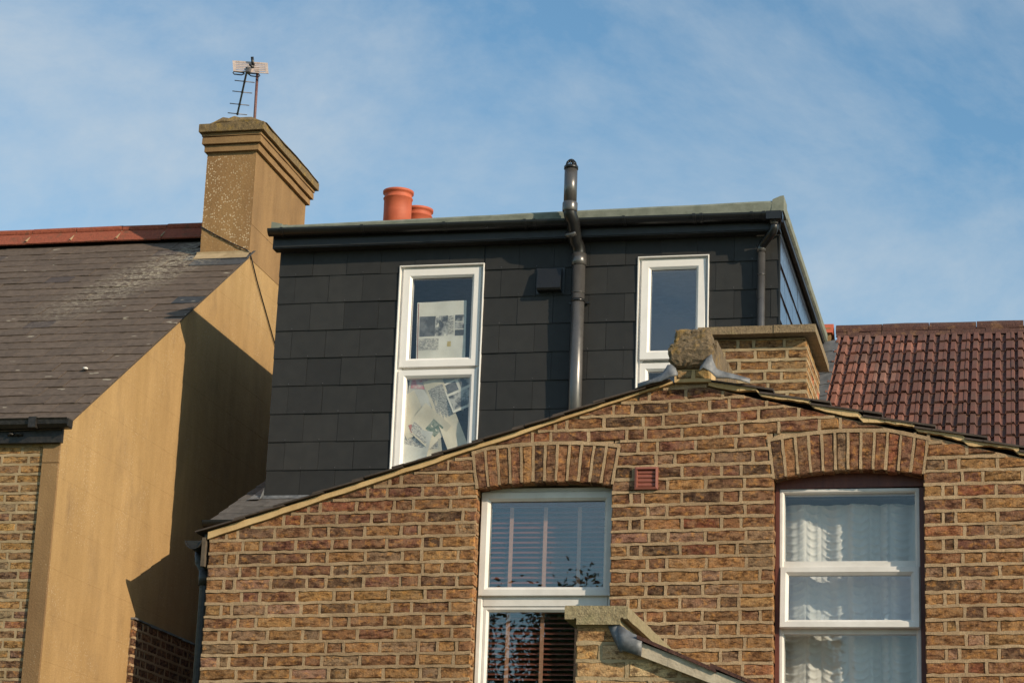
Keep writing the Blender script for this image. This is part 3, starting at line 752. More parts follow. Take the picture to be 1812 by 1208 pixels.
def net_y(x, z):
    u = (x + 1.38) / .80
    pl = .020 * math.sin(u * 23 + 1.4 * math.sin(u * 7 + .4) + .25 * math.sin(z * 5)) + .008 * math.sin(u * 57 + 1.3 + .6 * math.sin(z * 3 + u * 4))
    sw_ = 0
    for a, b, ph0, sg in NCOL:
        if a <= u < b:
            f = (u - a) / (b - a); sag = sg * (1 - (2 * f - 1) ** 2)
            ph = (z + sag + ph0) / .046; ph -= math.floor(ph); env = min(1, 4 * f, 4 * (1 - f))
            sw_ = .010 * math.exp(-((ph - .5) / .16) ** 2) * env - .012 * (1 - env)
    return .268 + pl - sw_
vs = [(-1.40 + .83 * i / nx, net_y(-1.40 + .83 * i / nx, 2.62 + 1.72 * j / nzz), 2.62 + 1.72 * j / nzz) for j in range(nzz + 1) for i in range(nx + 1)]
nc.add(vs, [(j * (nx + 1) + i, j * (nx + 1) + i + 1, (j + 1) * (nx + 1) + i + 1, (j + 1) * (nx + 1) + i) for j in range(nzz) for i in range(nx)], True)
tag(nc.build('net_curtain', M['net'], None, fix=False), 'white net curtain in scalloped folds hanging behind the right window', 'curtain')
# dark rooms behind the windows
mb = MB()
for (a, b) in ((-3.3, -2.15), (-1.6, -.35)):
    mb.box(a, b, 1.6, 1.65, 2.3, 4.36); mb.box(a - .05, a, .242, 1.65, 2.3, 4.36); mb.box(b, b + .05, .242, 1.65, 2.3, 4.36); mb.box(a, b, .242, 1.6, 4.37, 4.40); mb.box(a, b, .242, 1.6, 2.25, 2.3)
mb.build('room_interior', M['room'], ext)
# ---- terracotta louvre vent
vt = MB(); ring(vt, -2.182, -2.050, 4.380, 4.508, [(0, .01), (0, -.022), (.012, -.026), (.016, -.010), (.016, .01)]); vm = vt.build('air_vent', M['vent_red'], ext)
for i in range(4):
    z0 = 4.396 + i * .0242; mb = MB(); mb.prism([(-.006, z0 + .0242), (-.0105, z0 + .020), (-.014, z0 + .014), (-.0145, z0 + .008), (-.012, z0 + .002), (-.008, z0), (.004, z0), (.004, z0 + .0242)], -2.166, -2.066, 'x'); mb.build('louvre', M['vent_red'], vm)

# ================================================================== PARAPET AND ITS OLD CEMENT BLOCK
par = thing('parapet_wall', 'crumbling lichen covered cement block on ridge of the gable, lead at both sides', 'parapet', (-1.86, .4, 4.95))
def rough_poly(poly, y0, y1, name, mat, amp=.006, sub=4, back=None):
    m_ = MB(); pts = []
    for i in range(len(poly)):
        a, b = poly[i], poly[(i + 1) % len(poly)]
        for q in range(sub): pts.append((a[0] + (b[0] - a[0]) * q / sub + jit(amp), a[1] + (b[1] - a[1]) * q / sub + jit(amp)))
    cx = sum(p[0] for p in pts) / len(pts); cz = sum(p[1] for p in pts) / len(pts)
    rings = [[(p[0], y1, p[1]) for p in pts], [(p[0], y0 + .012 + jit(.004), p[1]) for p in pts]]
    for f, dy in ((.93, 0), (.66, 0), (.33, 0)):
        rings.append([(cx + (p[0] - cx) * f, y0 + jit(.007), cz + (p[1] - cz) * f) for p in pts])
    m_.loft(rings, True, True); return m_.build(name, mat, par)
def rock(name, rows_, y0, y1, mat, owner, nx=13, amp=.006):
    # rows_: (z, left, right, setback); the front is a rough grid, the sides follow the outline
    m_ = MB(); zs = []
    for k in range(len(rows_) - 1):
        for q in range(3): zs.append(tuple(rows_[k][i] + (rows_[k + 1][i] - rows_[k][i]) * q / 3 for i in range(4)))
    zs.append(rows_[-1]); vs = []
    for r_, (z, l, r2, sb) in enumerate(zs):
        l += jit(amp); r2 += jit(amp)
        for i in range(nx + 1):
            f = i / nx; e = .014 if i in (0, nx) or r_ in (0, len(zs) - 1) else 0
            vs.append((l + (r2 - l) * f + (jit(.004) if 0 < i < nx else 0), y0 + sb + e + jit(amp * .9), z + jit(.004)))
    n1 = len(vs); w_ = nx + 1; R_ = len(zs)
    for (z, l, r2, sb) in zs: vs += [(l + .004, y1, z), (r2 - .004, y1, z)]
    fs = [(r_ * w_ + i, r_ * w_ + i + 1, (r_ + 1) * w_ + i + 1, (r_ + 1) * w_ + i) for r_ in range(R_ - 1) for i in range(nx)]
    for r_ in range(R_ - 1):
        fs += [(n1 + 2 * r_, r_ * w_, (r_ + 1) * w_, n1 + 2 * r_ + 2), (r_ * w_ + nx, n1 + 2 * r_ + 1, n1 + 2 * r_ + 3, (r_ + 1) * w_ + nx)]
    fs.append(tuple((R_ - 1) * w_ + i for i in range(w_)) + (n1 + 2 * R_ - 1, n1 + 2 * R_ - 2)); fs.append(tuple(range(nx, -1, -1)) + (n1, n1 + 1))
    m_.add(vs, fs); return m_.build(name, mat, owner)
rock('cement_block', [(5.075, -1.972, -1.750, .02), (5.115, -1.992, -1.745, .0), (5.17, -2.000, -1.740, -.006), (5.205, -1.985, -1.738, .0), (5.225, -1.966, -1.748, .014), (5.26, -1.964, -1.756, .018), (5.304, -1.962, -1.764, .02)], -.075, .16, M['stone'], par)
mb = MB(); ys = [.165 + .24 * i for i in range(11)]
for i in range(10):
    t0 = 5.298 + jit(.004); mb.prism([(-1.955, 5.0), (-1.752 + jit(.003), 5.0), (-1.752 + jit(.003), t0), (-1.955, t0)], ys[i], ys[i + 1] - .001, 'y')
mb.build('rendered_side', M['stone'], par)
def pbrick(poly, y, col):
    mb = MB(); cx = sum(p[0] for p in poly) / 4; cz = sum(p[1] for p in poly) / 4
    brick_front(mb, [(u - cx, z - cz) for u, z in poly], 0, .10); o = mb.build('brick', M['brick'], par); o.location = (cx, y, cz) ; o.color = col + (1,)
def R4(x0, x1, z0, z1): return [(x0, z0), (x1, z0), (x1, z1), (x0, z1)]
pbrick(R4(-1.952, -1.868, 5.015, 5.065), -.030, (.30, .22, .12)); pbrick(R4(-1.850, -1.765, 5.015, 5.065), -.028, (.33, .24, .11))
mb = MB(); mb.box(-1.965, -1.755, -.024, .16, 4.997, 5.072); mb.build('mortar_bed', M['fillet'], par)
def crumple(name, path, wid, up, mat, owner):
    """a dressed piece of lead: strip following path with an uneven cross-section"""
    m_ = MB(); rings = []
    for i, p in enumerate(path):
        p = Vector(p); w_ = wid[i]; r_ = []
        for k in range(7):
            t = k / 6 - .5; r_.append((p.x + up[i][0] * t * w_ + jit(.003), p.y + up[i][1] * t * w_ + jit(.003), p.z + up[i][2] * t * w_ + .012 * (1 - 4 * t * t) + jit(.005)))
        r_ += [(q[0], q[1] + .004, q[2] - .004) for q in reversed(r_)]
        rings.append(r_)
    m_.loft(rings, True, True, True); return m_.build(name, mat, owner)
crumple('lead_flashing', [(-1.80, -.10, 5.05), (-1.785, -.105, 5.085), (-1.765, -.105, 5.10), (-1.74, -.10, 5.065), (-1.715, -.085, 5.030), (-1.66, -.065, 5.020), (-1.60, -.06, 5.005), (-1.53, -.055, 4.985)], [.06, .10, .10, .08, .06, .045, .04, .02], [(.55, .15, .8), (.5, .2, .85), (.45, .3, .85), (.2, .4, .85), (0, .5, .85), (0, .6, .8), (0, .7, .7), (0, .7, .7)], M['lead'], par)
crumple('lead_flashing', [(-1.945, -.085, 5.045), (-1.965, -.09, 5.055), (-1.99, -.09, 5.045), (-2.03, -.075, 5.015), (-2.09, -.06, 4.998), (-2.17, -.055, 4.972)], [.05, .09, .09, .06, .035, .02], [(-.4, .2, .85), (-.3, .3, .85), (-.2, .4, .85), (0, .5, .8), (0, .6, .8), (0, .7, .7)], M['lead'], par)

# ================================================================== BRICK STUB CHIMNEY BEHIND THE RIDGE
st = thing('brick_chimney', 'short square brown brick chimney stack under flat stone slab behind the ridge', 'chimney', (-1.8, 3.0, 4.9))
CX0, CX1, CY0, CY1, CZT = -2.150, -1.474, 2.6, 3.53, 6.0
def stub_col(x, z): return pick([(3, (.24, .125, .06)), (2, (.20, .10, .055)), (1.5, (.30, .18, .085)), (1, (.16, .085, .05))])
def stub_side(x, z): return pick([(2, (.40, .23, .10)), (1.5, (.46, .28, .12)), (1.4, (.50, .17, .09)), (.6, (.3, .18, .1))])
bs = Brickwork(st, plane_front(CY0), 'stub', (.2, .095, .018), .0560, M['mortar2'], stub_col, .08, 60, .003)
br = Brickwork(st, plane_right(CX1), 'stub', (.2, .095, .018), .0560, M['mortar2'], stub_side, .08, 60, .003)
for k in range(16):
    z = 5.965 - .0765 * k
    bs.course([(CX0, CX1)], lambda q, x, z=z: z, k, None, 1 if k % 3 else 0); bs.bed(CX0, CX1, lambda x, z=z: z - .038, .018)
    br.course([(CY0 + .004, CY1)], lambda q, x, z=z: z, k + 1, None, 1); br.bed(CY0, CY1, lambda x, z=z: z - .038, .018)
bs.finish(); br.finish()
mb = MB(); mb.box(CX0, CX1 - .0125, CY0 + .0125, CY1, 4.6, 6.006); mb.build('wall_core', M['mortar2'], st)
mb = MB()
for a, b in ((-2.21, -1.98), (-1.978, -1.69), (-1.688, -1.404)): mb.box(a, b, CY0 - .095 + jit(.003), CY1 - .10, 6.014, 6.068 + jit(.002))
mb.box(-1.62, -1.405, CY1 - .099, CY1 + .02, 6.0135, 6.067)
mb.build('coping_slab', M['coping'], st)

# ================================================================== TERRACED HOUSE WITH THE BLACK DORMER
th = thing('terraced_house', 'terraced house with loft dormer clad in black slates and white windows', 'house', (-4.0, 5.2, -.9))
DX0, DX1, DY, DB = -6.218, -1.952, 5.2, 9.0
PX = 0.688
MR = lambda y: 5.485 + .48 * (y - 5.2)                  # main roof plane
mb = MB(); mb.box(-6.40, -1.93, 4.66, 4.90, ZG, 5.11); mb.box(-6.40, -6.24, 4.901, 8.9, ZG, 5.11)
mb.prism([(4.9, 5.11), (8.9, 5.11), (8.9, MR(8.9) - .06), (4.9, MR(4.9) - .06)], -6.399, -6.24, 'x')
mb.box(-2.3, -1.87, 9.02, 9.24, 6.0, 7.96)
mb.build('wall', M['render_dim'], th)
mb = MB(); mb.prism([(4.53, MR(4.53) - .03), (8.9, MR(8.9) - .03), (8.9, MR(8.9)), (4.53, MR(4.53))], -6.42, -1.94, 'x')
roof = mb.build('roof', M['lead_dark'], th)
rows = 0; y = 4.51
while y < 9.0:                                        # main roof slates left of and below the dormer
    if y < 5.15: xs_ = [-6.425 + .3 * i + (.15 if rows % 2 else 0) for i in range(-1, 9)]
    else: xs_ = [-6.425] if rows % 2 else [-6.425]
    for x in xs_:
        xa, xb = max(x, -6.425), min(x + .297, -4.0)
        if y >= 5.15: xb = -6.235
        if xb - xa < .04: continue
        yb = y + .235
        mb = MB(); th_ = .006
        mb.add([(xa, y, MR(y) + .010), (xb, y, MR(y) + .010), (xb, yb, MR(yb) + .003), (xa, yb, MR(yb) + .003), (xa, y, MR(y) + .018), (xb, y, MR(y) + .018), (xb, yb, MR(yb) + .009), (xa, yb, MR(yb) + .009)],
               [(0, 3, 2, 1), (4, 5, 6, 7), (0, 1, 5, 4), (1, 2, 6, 5), (2, 3, 7, 6), (3, 0, 4, 7)])
        o = mb.build('slate', M['slate_plain'], roof); q = random.uniform(.085, .12); o.color = (q, q * .95, q * .93, 1)
    y += .21; rows += 1
mb = MB(); cy_, cz_ = 4.49, MR(4.50) + .010
mb.prism([(cy_ + .055 * math.cos(t), cz_ + .055 * math.sin(t)) for t in [math.pi + math.pi * i / 10 for i in range(11)]] + [(cy_ + .05 * math.cos(t), cz_ + .05 * math.sin(t)) for t in [2 * math.pi - math.pi * i / 10 for i in range(11)]], -6.455, -4.6, 'x')
mb.prism([(cy_ + .055 * math.cos(t), cz_ + .055 * math.sin(t)) for t in [math.pi + math.pi * i / 10 for i in range(11)]], -6.459, -6.456, 'x')
mb.build('gutter', M['black'], th)
# lead apron at the foot of the dormer
mb = MB(); yy = [5.10, 5.13, 5.185]
for i in range(14):
    a = -6.30 + i * .31; mb.add([(a, 5.14, MR(5.14) + .022), (a + .308, 5.14, MR(5.14) + .022), (a + .308, 5.184, MR(5.18) + .026), (a, 5.184, MR(5.18) + .026), (a + .308, 5.188, MR(5.18) + .040), (a, 5.188, MR(5.18) + .040)], [(0, 1, 2, 3), (3, 2, 4, 5)])
mb.add([(-6.33, 5.10, MR(5.1) + .026), (-6.222, 5.10, MR(5.1) + .03), (-6.222, 5.9, MR(5.9) + .03), (-6.33, 5.9, MR(5.9) + .026), (-6.224, 5.9, MR(5.9) + .13), (-6.224, 5.24, MR(5.24) + .13)], [(0, 1, 2, 3), (2, 1, 5, 4)])
mb.build('lead_apron', M['lead'], th)
# dormer body
ZT = 7.80
mb = MB()
OPS = [(-5.150, -4.410, 5.69, 7.478), (-3.115, -2.520, 5.72, 7.484)]
segs = [(DX0 + .012, OPS[0][0]), (OPS[0][1], OPS[1][0]), (OPS[1][1], DX1 - .012)]
for a, b in segs: mb.box(a, b, DY + .014, DY + .16, 5.40, ZT)
for a, b, c, d in OPS: mb.box(a, b, DY + .014, DY + .16, 5.40, c); mb.box(a, b, DY + .014, DY + .16, d, ZT)
mb.prism([(DY + .161, MR(DY + .161)), (DB, MR(DB) - .02), (DB, ZT), (DY + .161, ZT)], DX0 + .012, DX0 + .12, 'x')
mb.prism([(DY + .161, MR(DY + .161)), (DB, MR(DB) - .02), (DB, ZT), (DY + .161, ZT)], DX1 - .12, DX1 - .012, 'x')
mb.box(DX0 + .121, DX1 - .121, 8.0, 8.1, 5.5, ZT); mb.box(DX0 + .121, DX1 - .121, DY + .161, 8.0, 5.40, 5.45)
mb.build('dormer_wall', M['blackboard'], th)
mb = MB(); mb.box(DX0 - .02, DX1 + .03, DY - .10, 9.1, ZT + .001, ZT + .03); flat = mb.build('flat_roof', M['felt'], th)
# cladding slates
GA = .2413
rt = MB(); zrow = 7.42
def rsub(rc, cut):
    x0, x1, z0, z1 = rc; a, b, c, d = cut
    if b <= x0 or a >= x1 or d <= z0 or c >= z1: return [rc]
    out = []
    if a > x0: out.append((x0, a, z0, z1))
    if b < x1: out.append((b, x1, z0, z1))
    xa, xb = max(a, x0), min(b, x1)
    if d < z1: out.append((xa, xb, d, z1))
    if c > z0: out.append((xa, xb, z0, c))
    return out
for r_ in range(9):
    zb = 7.42 - GA * r_; zt = min(zb + GA + .03, 7.70); x = DX0 - (0 if r_ % 2 == 0 else .150); first = True
    while x < DX1 - .01:
        xa, xb = max(x + .0012, DX0), min(x + .2988, DX1)
        rcs = [(xa, xb, zb, zt)]
        for op in OPS: rcs = [q for rc in rcs for q in rsub(rc, (op[0] - .003, op[1] + .003, op[2], op[3] + .003))]
        rcs = [q for q in rcs if q[1] - q[0] > .012 and q[3] - q[2] > .012]
        if rcs and xb - xa > .012:
            mb = MB(); dy = jit(.0022)
            for (a, b, c, d) in rcs:
                fy0 = DY - .003 + dy + .010 * (c - zb) / .27; fy1 = DY - .003 + dy + .010 * (d - zb) / .27
                jx = jit(.0008); jz = jit(.0015)
                mb.add([(a + jx, fy0, c + jz), (b + jx, fy0 + jit(.001), c + jz), (b + jx, fy1, d), (a + jx, fy1, d), (a + jx, fy0 + .006, c + jz), (b + jx, fy0 + .006, c + jz), (b + jx, fy1 + .006, d), (a + jx, fy1 + .006, d)],
                       [(0, 1, 2, 3), (4, 5, 6, 7), (0, 1, 5, 4), (1, 2, 6, 5), (2, 3, 7, 6), (3, 0, 4, 7)])
            mb.build('slate', M['cladding'], th)
            xm = x + .15 + jit(.003)
            if DX0 + .05 < xm < DX1 - .05 and not any(o_[0] - .02 < xm < o_[1] + .02 and o_[2] < zb < o_[3] for o_ in OPS) and random.random() < .8:
                rt.lathe((0, 0), [(.0035, 0), (.0035, .0015)], 6); n0 = len(rt.v) - 12
                rt.v[n0:] = [(xm + v[0], DY - .0075 + v[2], zb + .016 + v[1]) for v in rt.v[n0:]]
        x += .30
rt.build('rivets', M['alu'], th, 'stuff')
# slates on the right-hand cheek
for r_ in range(9):
    zb = 7.42 - GA * r_; zt = min(zb + GA + .02, 7.72); y = DY - (.15 if r_ % 2 else 0)
    ymax = 5.2 + (zt - 5.47) / PX
    while y < min(ymax, DB):
        ya, yb = max(y + .001, DY + .004), min(y + .299, DB)
        if yb - ya > .03:
            x0 = DX1 + .003 + jit(.001); mb = MB()
            mb.add([(x0, ya, zb), (x0, yb, zb), (x0 - .010, yb, zt), (x0 - .010, ya, zt), (x0 - .006, ya, zb), (x0 - .006, yb, zb), (x0 - .016, yb, zt), (x0 - .016, ya, zt)],
                   [(0, 1, 2, 3), (4, 5, 6, 7), (0, 1, 5, 4), (1, 2, 6, 5), (2, 3, 7, 6), (3, 0, 4, 7)])
            mb.build('slate', M['cheek'], th)
        y += .30
mb = MB(); mb.box(DX1 - .002, DX1 + .012, DY - .006, DY + .004, 5.45, 7.63); mb.build('corner_trim', M['blackboard'], th)
# fascia, gutter and felt edge along the front
mb = MB()
mb.box(DX0 - .03, DX1 + .02, DY - .112, DY - .013, 7.632, 7.645); mb.box(DX0 - .03, DX1 + .02, DY - .125, DY - .1125, 7.632, 7.765)
mb.box(DX0 - .015, DX1 + .01, DY - .135, DY - .1255, 7.640, 7.700)
mb.build('fascia', M['blackboard'], th)
mb = MB(); mb.box(DX1 + .0205, DX1 + .033, DY - .112, 9.05, 7.755, 7.80); mb.build('side_fascia', M['blackboard'], th)
GX0, GX1 = -6.262, -1.905; gy = DY - .19
def gz(x): return 7.778 - (x - GX0) / (GX1 - GX0) * .026
mb = MB(); rr = .056
P_ = [(gy + rr * math.cos(t), rr * math.sin(t)) for t in [math.pi + math.pi * i / 12 for i in range(13)]] + [(gy + (rr - .004) * math.cos(t), (rr - .004) * math.sin(t)) for t in [2 * math.pi - math.pi * i / 12 for i in range(13)]]
mb.loft([[(x, p[0], gz(x) + p[1]) for p in P_] for x in (GX0, GX1)], True, True)
for x in (GX0, GX1 - .006): mb.prism([(gy + rr * math.cos(t), gz(x) + rr * math.sin(t)) for t in [math.pi + math.pi * i / 12 for i in range(13)]], x - .004, x + .008, 'x')
gut = mb.build('gutter', M['black'], th)
for x in (-6.14, -5.43, -4.72, -4.03, -3.95, -3.2, -2.62, -2.56, -2.15, -2.05):
    mb = MB(); pr = [(gy + (rr + .006) * math.cos(t), gz(x) + (rr + .006) * math.sin(t)) for t in [math.pi + math.pi * i / 12 for i in range(13)]] + [(gy + (rr + .001) * math.cos(t), gz(x) + (rr + .001) * math.sin(t)) for t in [2 * math.pi - math.pi * i / 12 for i in range(13)]]
    mb.prism(pr, x - .014, x + .014, 'x'); mb.box(x - .012, x + .012, gy - rr - .006, gy - rr + .010, gz(x) - .004, gz(x) + .004); mb.build('bracket', M['black'], gut)
mb = MB(); ka, kb = DY - .155, DY - .02
xs = [-6.235 + i * (4.31 / 20) for i in range(21)]
ztop = lambda x: 7.832 + (x + 6.235) / 4.31 * .046
rings = []
for x in xs:
    t = ztop(x) + jit(.002); rings.append([(x, ka, 7.782), (x, ka - .004, t - .018), (x, ka + .012, t), (x, kb + .05, t + .004), (x, kb + .05, 7.79)])
mb.loft(rings, True, True)
mb.build('felt_edge', M['felt'], th)
mb = MB(); mb.add([(-6.262, ka - .006, 7.80), (-6.175, ka - .008, 7.80), (-6.165, ka - .004, 7.842), (-6.262, ka - .002, 7.866), (-6.262, kb + .1, 7.80), (-6.175, kb + .1, 7.80), (-6.165, kb + .1, 7.842), (-6.262, kb + .1, 7.866)], [(0, 1, 2, 3), (4, 5, 6, 7), (0, 1, 5, 4), (1, 2, 6, 5), (2, 3, 7, 6), (3, 0, 4, 7)])
mb.build('corner_piece', M['felt'], th); mb = MB()
mb.add([(-2.000, ka - .006, 7.782), (-1.898, ka - .010, 7.782), (-1.898, ka - .004, 7.915), (-1.925, ka - .004, 7.912), (-1.99, ka - .004, 7.885), (-2.000, kb + .1, 7.782), (-1.898, kb + .1, 7.782), (-1.898, kb + .1, 7.915), (-1.925, kb + .1, 7.912), (-1.99, kb + .1, 7.885)], [(0, 1, 2, 3, 4), (5, 6, 7, 8, 9), (0, 1, 6, 5), (1, 2, 7, 6), (2, 3, 8, 7), (3, 4, 9, 8), (4, 0, 5, 9)])
mb.build('corner_piece', M['felt'], th)
rings = []
mb = MB()
for i in range(18):
    y = 5.16 + i * (9.05 - 5.16) / 17; t = 7.905 + jit(.003)
    rings.append([(DX1 + .035, y, 7.80), (DX1 + .052 + jit(.002), y, 7.815), (DX1 + .052, y, t - .02), (DX1 + .035, y, t), (DX1 - .06, y, t - .01), (DX1 - .06, y, 7.80)])
mb.loft(rings, True, True); mb.build('side_felt_edge', M['felt'], th)
mb = MB(); rings = []
for i in range(18):
    y = 5.16 + i * (9.05 - 5.16) / 17; t = 7.875
    rings.append([(DX0 - .035, y, 7.78), (DX0 + .06, y, 7.80), (DX0 + .06, y, t), (DX0 - .02, y, t), (DX0 - .04, y, t - .02)])
mb.loft(rings, True, True); mb.build('left_felt_edge', M['felt'], th)

# dormer windows
def dormer_window(x0, x1, ztop_, zmid, zbot, proj=0.0):
    m_ = MB(); yb = DY + .12
    # white lining round the opening
    m_.loft([[(x0, DY - .012, zbot), (x1, DY - .012, zbot), (x1, DY - .012, ztop_), (x0, DY - .012, ztop_)],
             [(x0 + .008, DY - .014, zbot + .008), (x1 - .008, DY - .014, zbot + .008), (x1 - .008, DY - .014, ztop_ - .008), (x0 + .008, DY - .014, ztop_ - .008)],
             [(x0 + .012, DY + .030, zbot + .012), (x1 - .012, DY + .030, zbot + .012), (x1 - .012, DY + .030, ztop_ - .012), (x0 + .012, DY + .030, ztop_ - .012)],
             [(x0 + .05, DY + .032, zbot + .05), (x1 - .05, DY + .032, zbot + .05), (x1 - .05, DY + .032, ztop_ - .05), (x0 + .05, DY + .032, ztop_ - .05)],
             [(x0 + .05, yb, zbot + .05), (x1 - .05, yb, zbot + .05), (x1 - .05, yb, ztop_ - .05), (x0 + .05, yb, ztop_ - .05)],
             [(x0, yb, zbot), (x1, yb, zbot), (x1, yb, ztop_), (x0, yb, ztop_)],
             [(x0, DY - .012, zbot), (x1, DY - .012, zbot), (x1, DY - .012, ztop_), (x0, DY - .012, ztop_)]], True, False)
    m_.box(x0 + .051, x1 - .051, DY + .053, yb - .002, zmid - .020, zmid + .020)
    w_ = m_.build('window', M['upvc'], th)
    a, b = x0 + .030, x1 - .030
    # upper sash (hung, leans out when proj > 0), lower sash fixed
    def lean(mm):
        if proj:
            s_, c_ = math.sin(proj), math.cos(proj); zt_, y_ = ztop_ - .028, DY + .01
            mm.v = [(x, y_ + (y - y_) * c_ - (zt_ - z) * s_, zt_ - (zt_ - z) * c_ - (y - y_) * s_) for x, y, z in mm.v]
        return mm
    mm = MB(); ring(mm, a, b, zmid + .012, ztop_ - .028, frame_loops(.078, DY + .010, DY + .085, .012)); lean(mm).build('sash', M['upvc'], w_)
    mm = MB(); mm.box(a + .074, b - .074, DY + .042, DY + .047, zmid + .086, ztop_ - .102); lean(mm).build('pane', M['glass'] if proj else M['glass_clear'], w_)
    mm = MB(); ring(mm, a + .076, b - .076, zmid + .088, ztop_ - .104, [(0, DY + .0415), (0, DY + .038), (.004, DY + .038), (.004, DY + .0415)]); lean(mm).build('gasket', M['black'], w_)
    mm = MB(); ring(mm, a, b, zbot + .02, zmid - .012, frame_loops(.066, DY + .013, DY + .085, .012)); mm.build('sash', M['upvc'], w_)
    mm = MB(); mm.box(a + .062, b - .062, DY + .042, DY + .047, zbot + .082, zmid - .074); mm.build('pane', M['glass_clear'], w_)
    mm = MB(); mm.box(x0 - .01, x1 + .01, DY - .05, DY + .03, zbot - .03, zbot - .002); mm.build('sill', M['upvc'], w_)
dormer_window(-5.148, -4.412, 7.478, 6.582, 5.70)
dormer_window(-3.113, -2.522, 7.484, 6.592, 5.73, rad(1.6))
# square vent cowl on the cladding
mb = MB(); mb.prism([(DY - .006, 7.205), (DY - .075, 7.205), (DY - .085, 7.222), (DY - .045, 7.395), (DY - .006, 7.402)], -3.945, -3.745, 'x'); vc = mb.build('vent_cowl', M['black'], th)
mb = MB(); mb.box(-3.965, -3.725, DY - .008, DY - .004, 7.19, 7.415); mb.build('back_plate', M['black'], vc)
# chimney with two pots beyond the flat roof
mb = MB(); mb.box(-6.62, -5.9, 8.75, 9.75, 6.0, 8.95); ch = mb.build('chimney', M['mortar2'], th)
for (x, y, h, r_) in ((-6.318, 9.0, 9.545, .145), (-6.205, 9.38, 9.475, .145)):
    mb = MB(); mb.lathe((x, y), [(r_ * 1.02, 8.951), (r_ * 1.0, h - .22), (r_ * 1.005, h - .09), (r_ * 1.06, h - .085), (r_ * 1.06, h - .078), (r_ * .98, h - .07), (r_ * 1.0, h - .03), (r_ * 1.10, h - .025), (r_ * 1.11, h), (r_ * .86, h), (r_ * .82, h - .2)], 32); mb.build('chimney_pot', M['clay'], ch)
mb = MB()
mb.prism([(8.98, 7.90), (9.06, 7.99), (9.12, 8.025), (9.18, 7.99), (9.26, 7.90)], -2.30, -1.85, 'x')
mb.build('ridge_tile', M['clay'], th)

# ------------------------------------------------------------------ soil pipe and rainwater pipe on the dormer
sp = thing('soil_pipe', 'tall dark grey soil vent pipe with black cage rising past the dormer roof', 'pipe', (-3.59, 5.09, 5.4))
def arc_pts(a, b, c, n=6):
    a, b, c = Vector(a), Vector(b), Vector(c); return [(a.lerp(b, t)).lerp(b.lerp(c, t), t) for t in [i / n for i in range(n + 1)]]
r_ = .054
lowx, lowy = -3.592, DY - .085
mb = MB(); mb.tube([(lowx, lowy, 5.38), (lowx, lowy, 7.44)], r_, 24); mb.build('pipe', M['pipe'], sp)
mb = MB(); mb.tube([(lowx, lowy, 7.16), (lowx, lowy, 7.166)], r_ + .004, 24); mb.build('joint_ring', M['pipe'], sp)
mb = MB(); mb.tube([(lowx, lowy, 7.40), (lowx, lowy, 7.405), (lowx, lowy, 7.50)], [r_ + .003, r_ + .009, r_ + .007], 24); mb.build('coupler', M['pipe'], sp)
upx, upy = -3.640, DY - .285
mb = MB(); mb.tube(arc_pts((lowx, lowy, 7.49), (lowx, lowy, 7.555), (lowx - .025, lowy - .055, 7.60)) + arc_pts((upx + .02, upy + .045, 7.735), (upx, upy, 7.77), (upx, upy, 7.83)), r_ + .001, 24); mb.build('bend', M['black'], sp)
mb = MB(); mid = Vector((lowx - .045, lowy - .10, 7.655)); dv = Vector((-.045, -.11, .13)).normalized()
mb.tube([mid - dv * .02, mid + dv * .02], r_ + .009, 24); mb.build('clip_ring', M['pipe'], sp)
mb = MB(); mb.tube([(upx, upy, 7.80), (upx, upy, 7.81), (upx, upy, 7.875), (upx, upy, 7.885)], [r_ + .003, r_ + .008, r_ + .009, r_ + .003], 24); mb.build('coupler', M['pipe'], sp)
mb = MB(); mb.tube([(upx, upy, 7.87), (upx, upy, 8.185)], r_, 24); mb.build('pipe', M['pipe'], sp)
mb = MB(); mb.tube([(upx, upy, 8.172), (upx, upy, 8.197), (upx, upy, 8.204)], [r_ + .005, r_ + .005, r_ - .004], 24)
for i in range(12):
    a = 2 * math.pi * i / 12; mb.tube([(upx + .046 * math.cos(a), upy + .046 * math.sin(a), 8.202), (upx + .038 * math.cos(a), upy + .038 * math.sin(a), 8.232), (upx + .022 * math.cos(a), upy + .022 * math.sin(a), 8.250)], .0045, 5)
mb.lathe((upx, upy), [(.030, 8.243), (.024, 8.255), (.010, 8.262)], 16)
mb.build('vent_cage', M['black'], sp)
mb = MB(); mb.box(lowx - .085, lowx + .085, DY - .030, DY - .008, 7.09, 7.105); mb.tube([(lowx, lowy, 7.085), (lowx, lowy, 7.11)], r_ + .003, 24); mb.build('wall_bracket', M['black'], sp)
rp = thing('rainwater_pipe', 'slim dark grey rainwater downpipe at right corner of the black dormer', 'drainpipe', (-2.09, 5.1, 5.45))
r_ = .032; ox, oy, lx, ly = -1.972, gy, -2.090, DY - .055
mb = MB(); mb.tube([(ox, oy, 7.72), (ox, oy, 7.675)], [.040, .036], 20); mb.box(ox - .06, ox + .06, gy - .060, gy + .058, 7.69, 7.757); mb.build('outlet', M['black'], rp)
mb = MB(); mb.tube([(ox, oy, 7.735), (ox, oy, 7.645)], r_ + .001, 20); mb.build('pipe', M['pipe'], rp)
mb = MB(); mb.tube([(ox, oy, 7.66)] + arc_pts((ox, oy, 7.64), (ox, oy, 7.61), (ox - .03, oy + .03, 7.585)) + arc_pts((lx + .03, ly - .03, 7.545), (lx, ly, 7.525), (lx, ly, 7.49)), r_ + .003, 20); mb.build('swan_neck', M['black'], rp)
mb = MB(); mb.tube([(lx, ly, 7.50), (lx, ly, 5.5)], r_, 20); mb.build('pipe', M['pipe'], rp)
mb = MB(); mb.tube([(lx, ly, 7.47), (lx, ly, 7.535)], r_ + .005, 20); mb.build('collar', M['pipe'], rp)
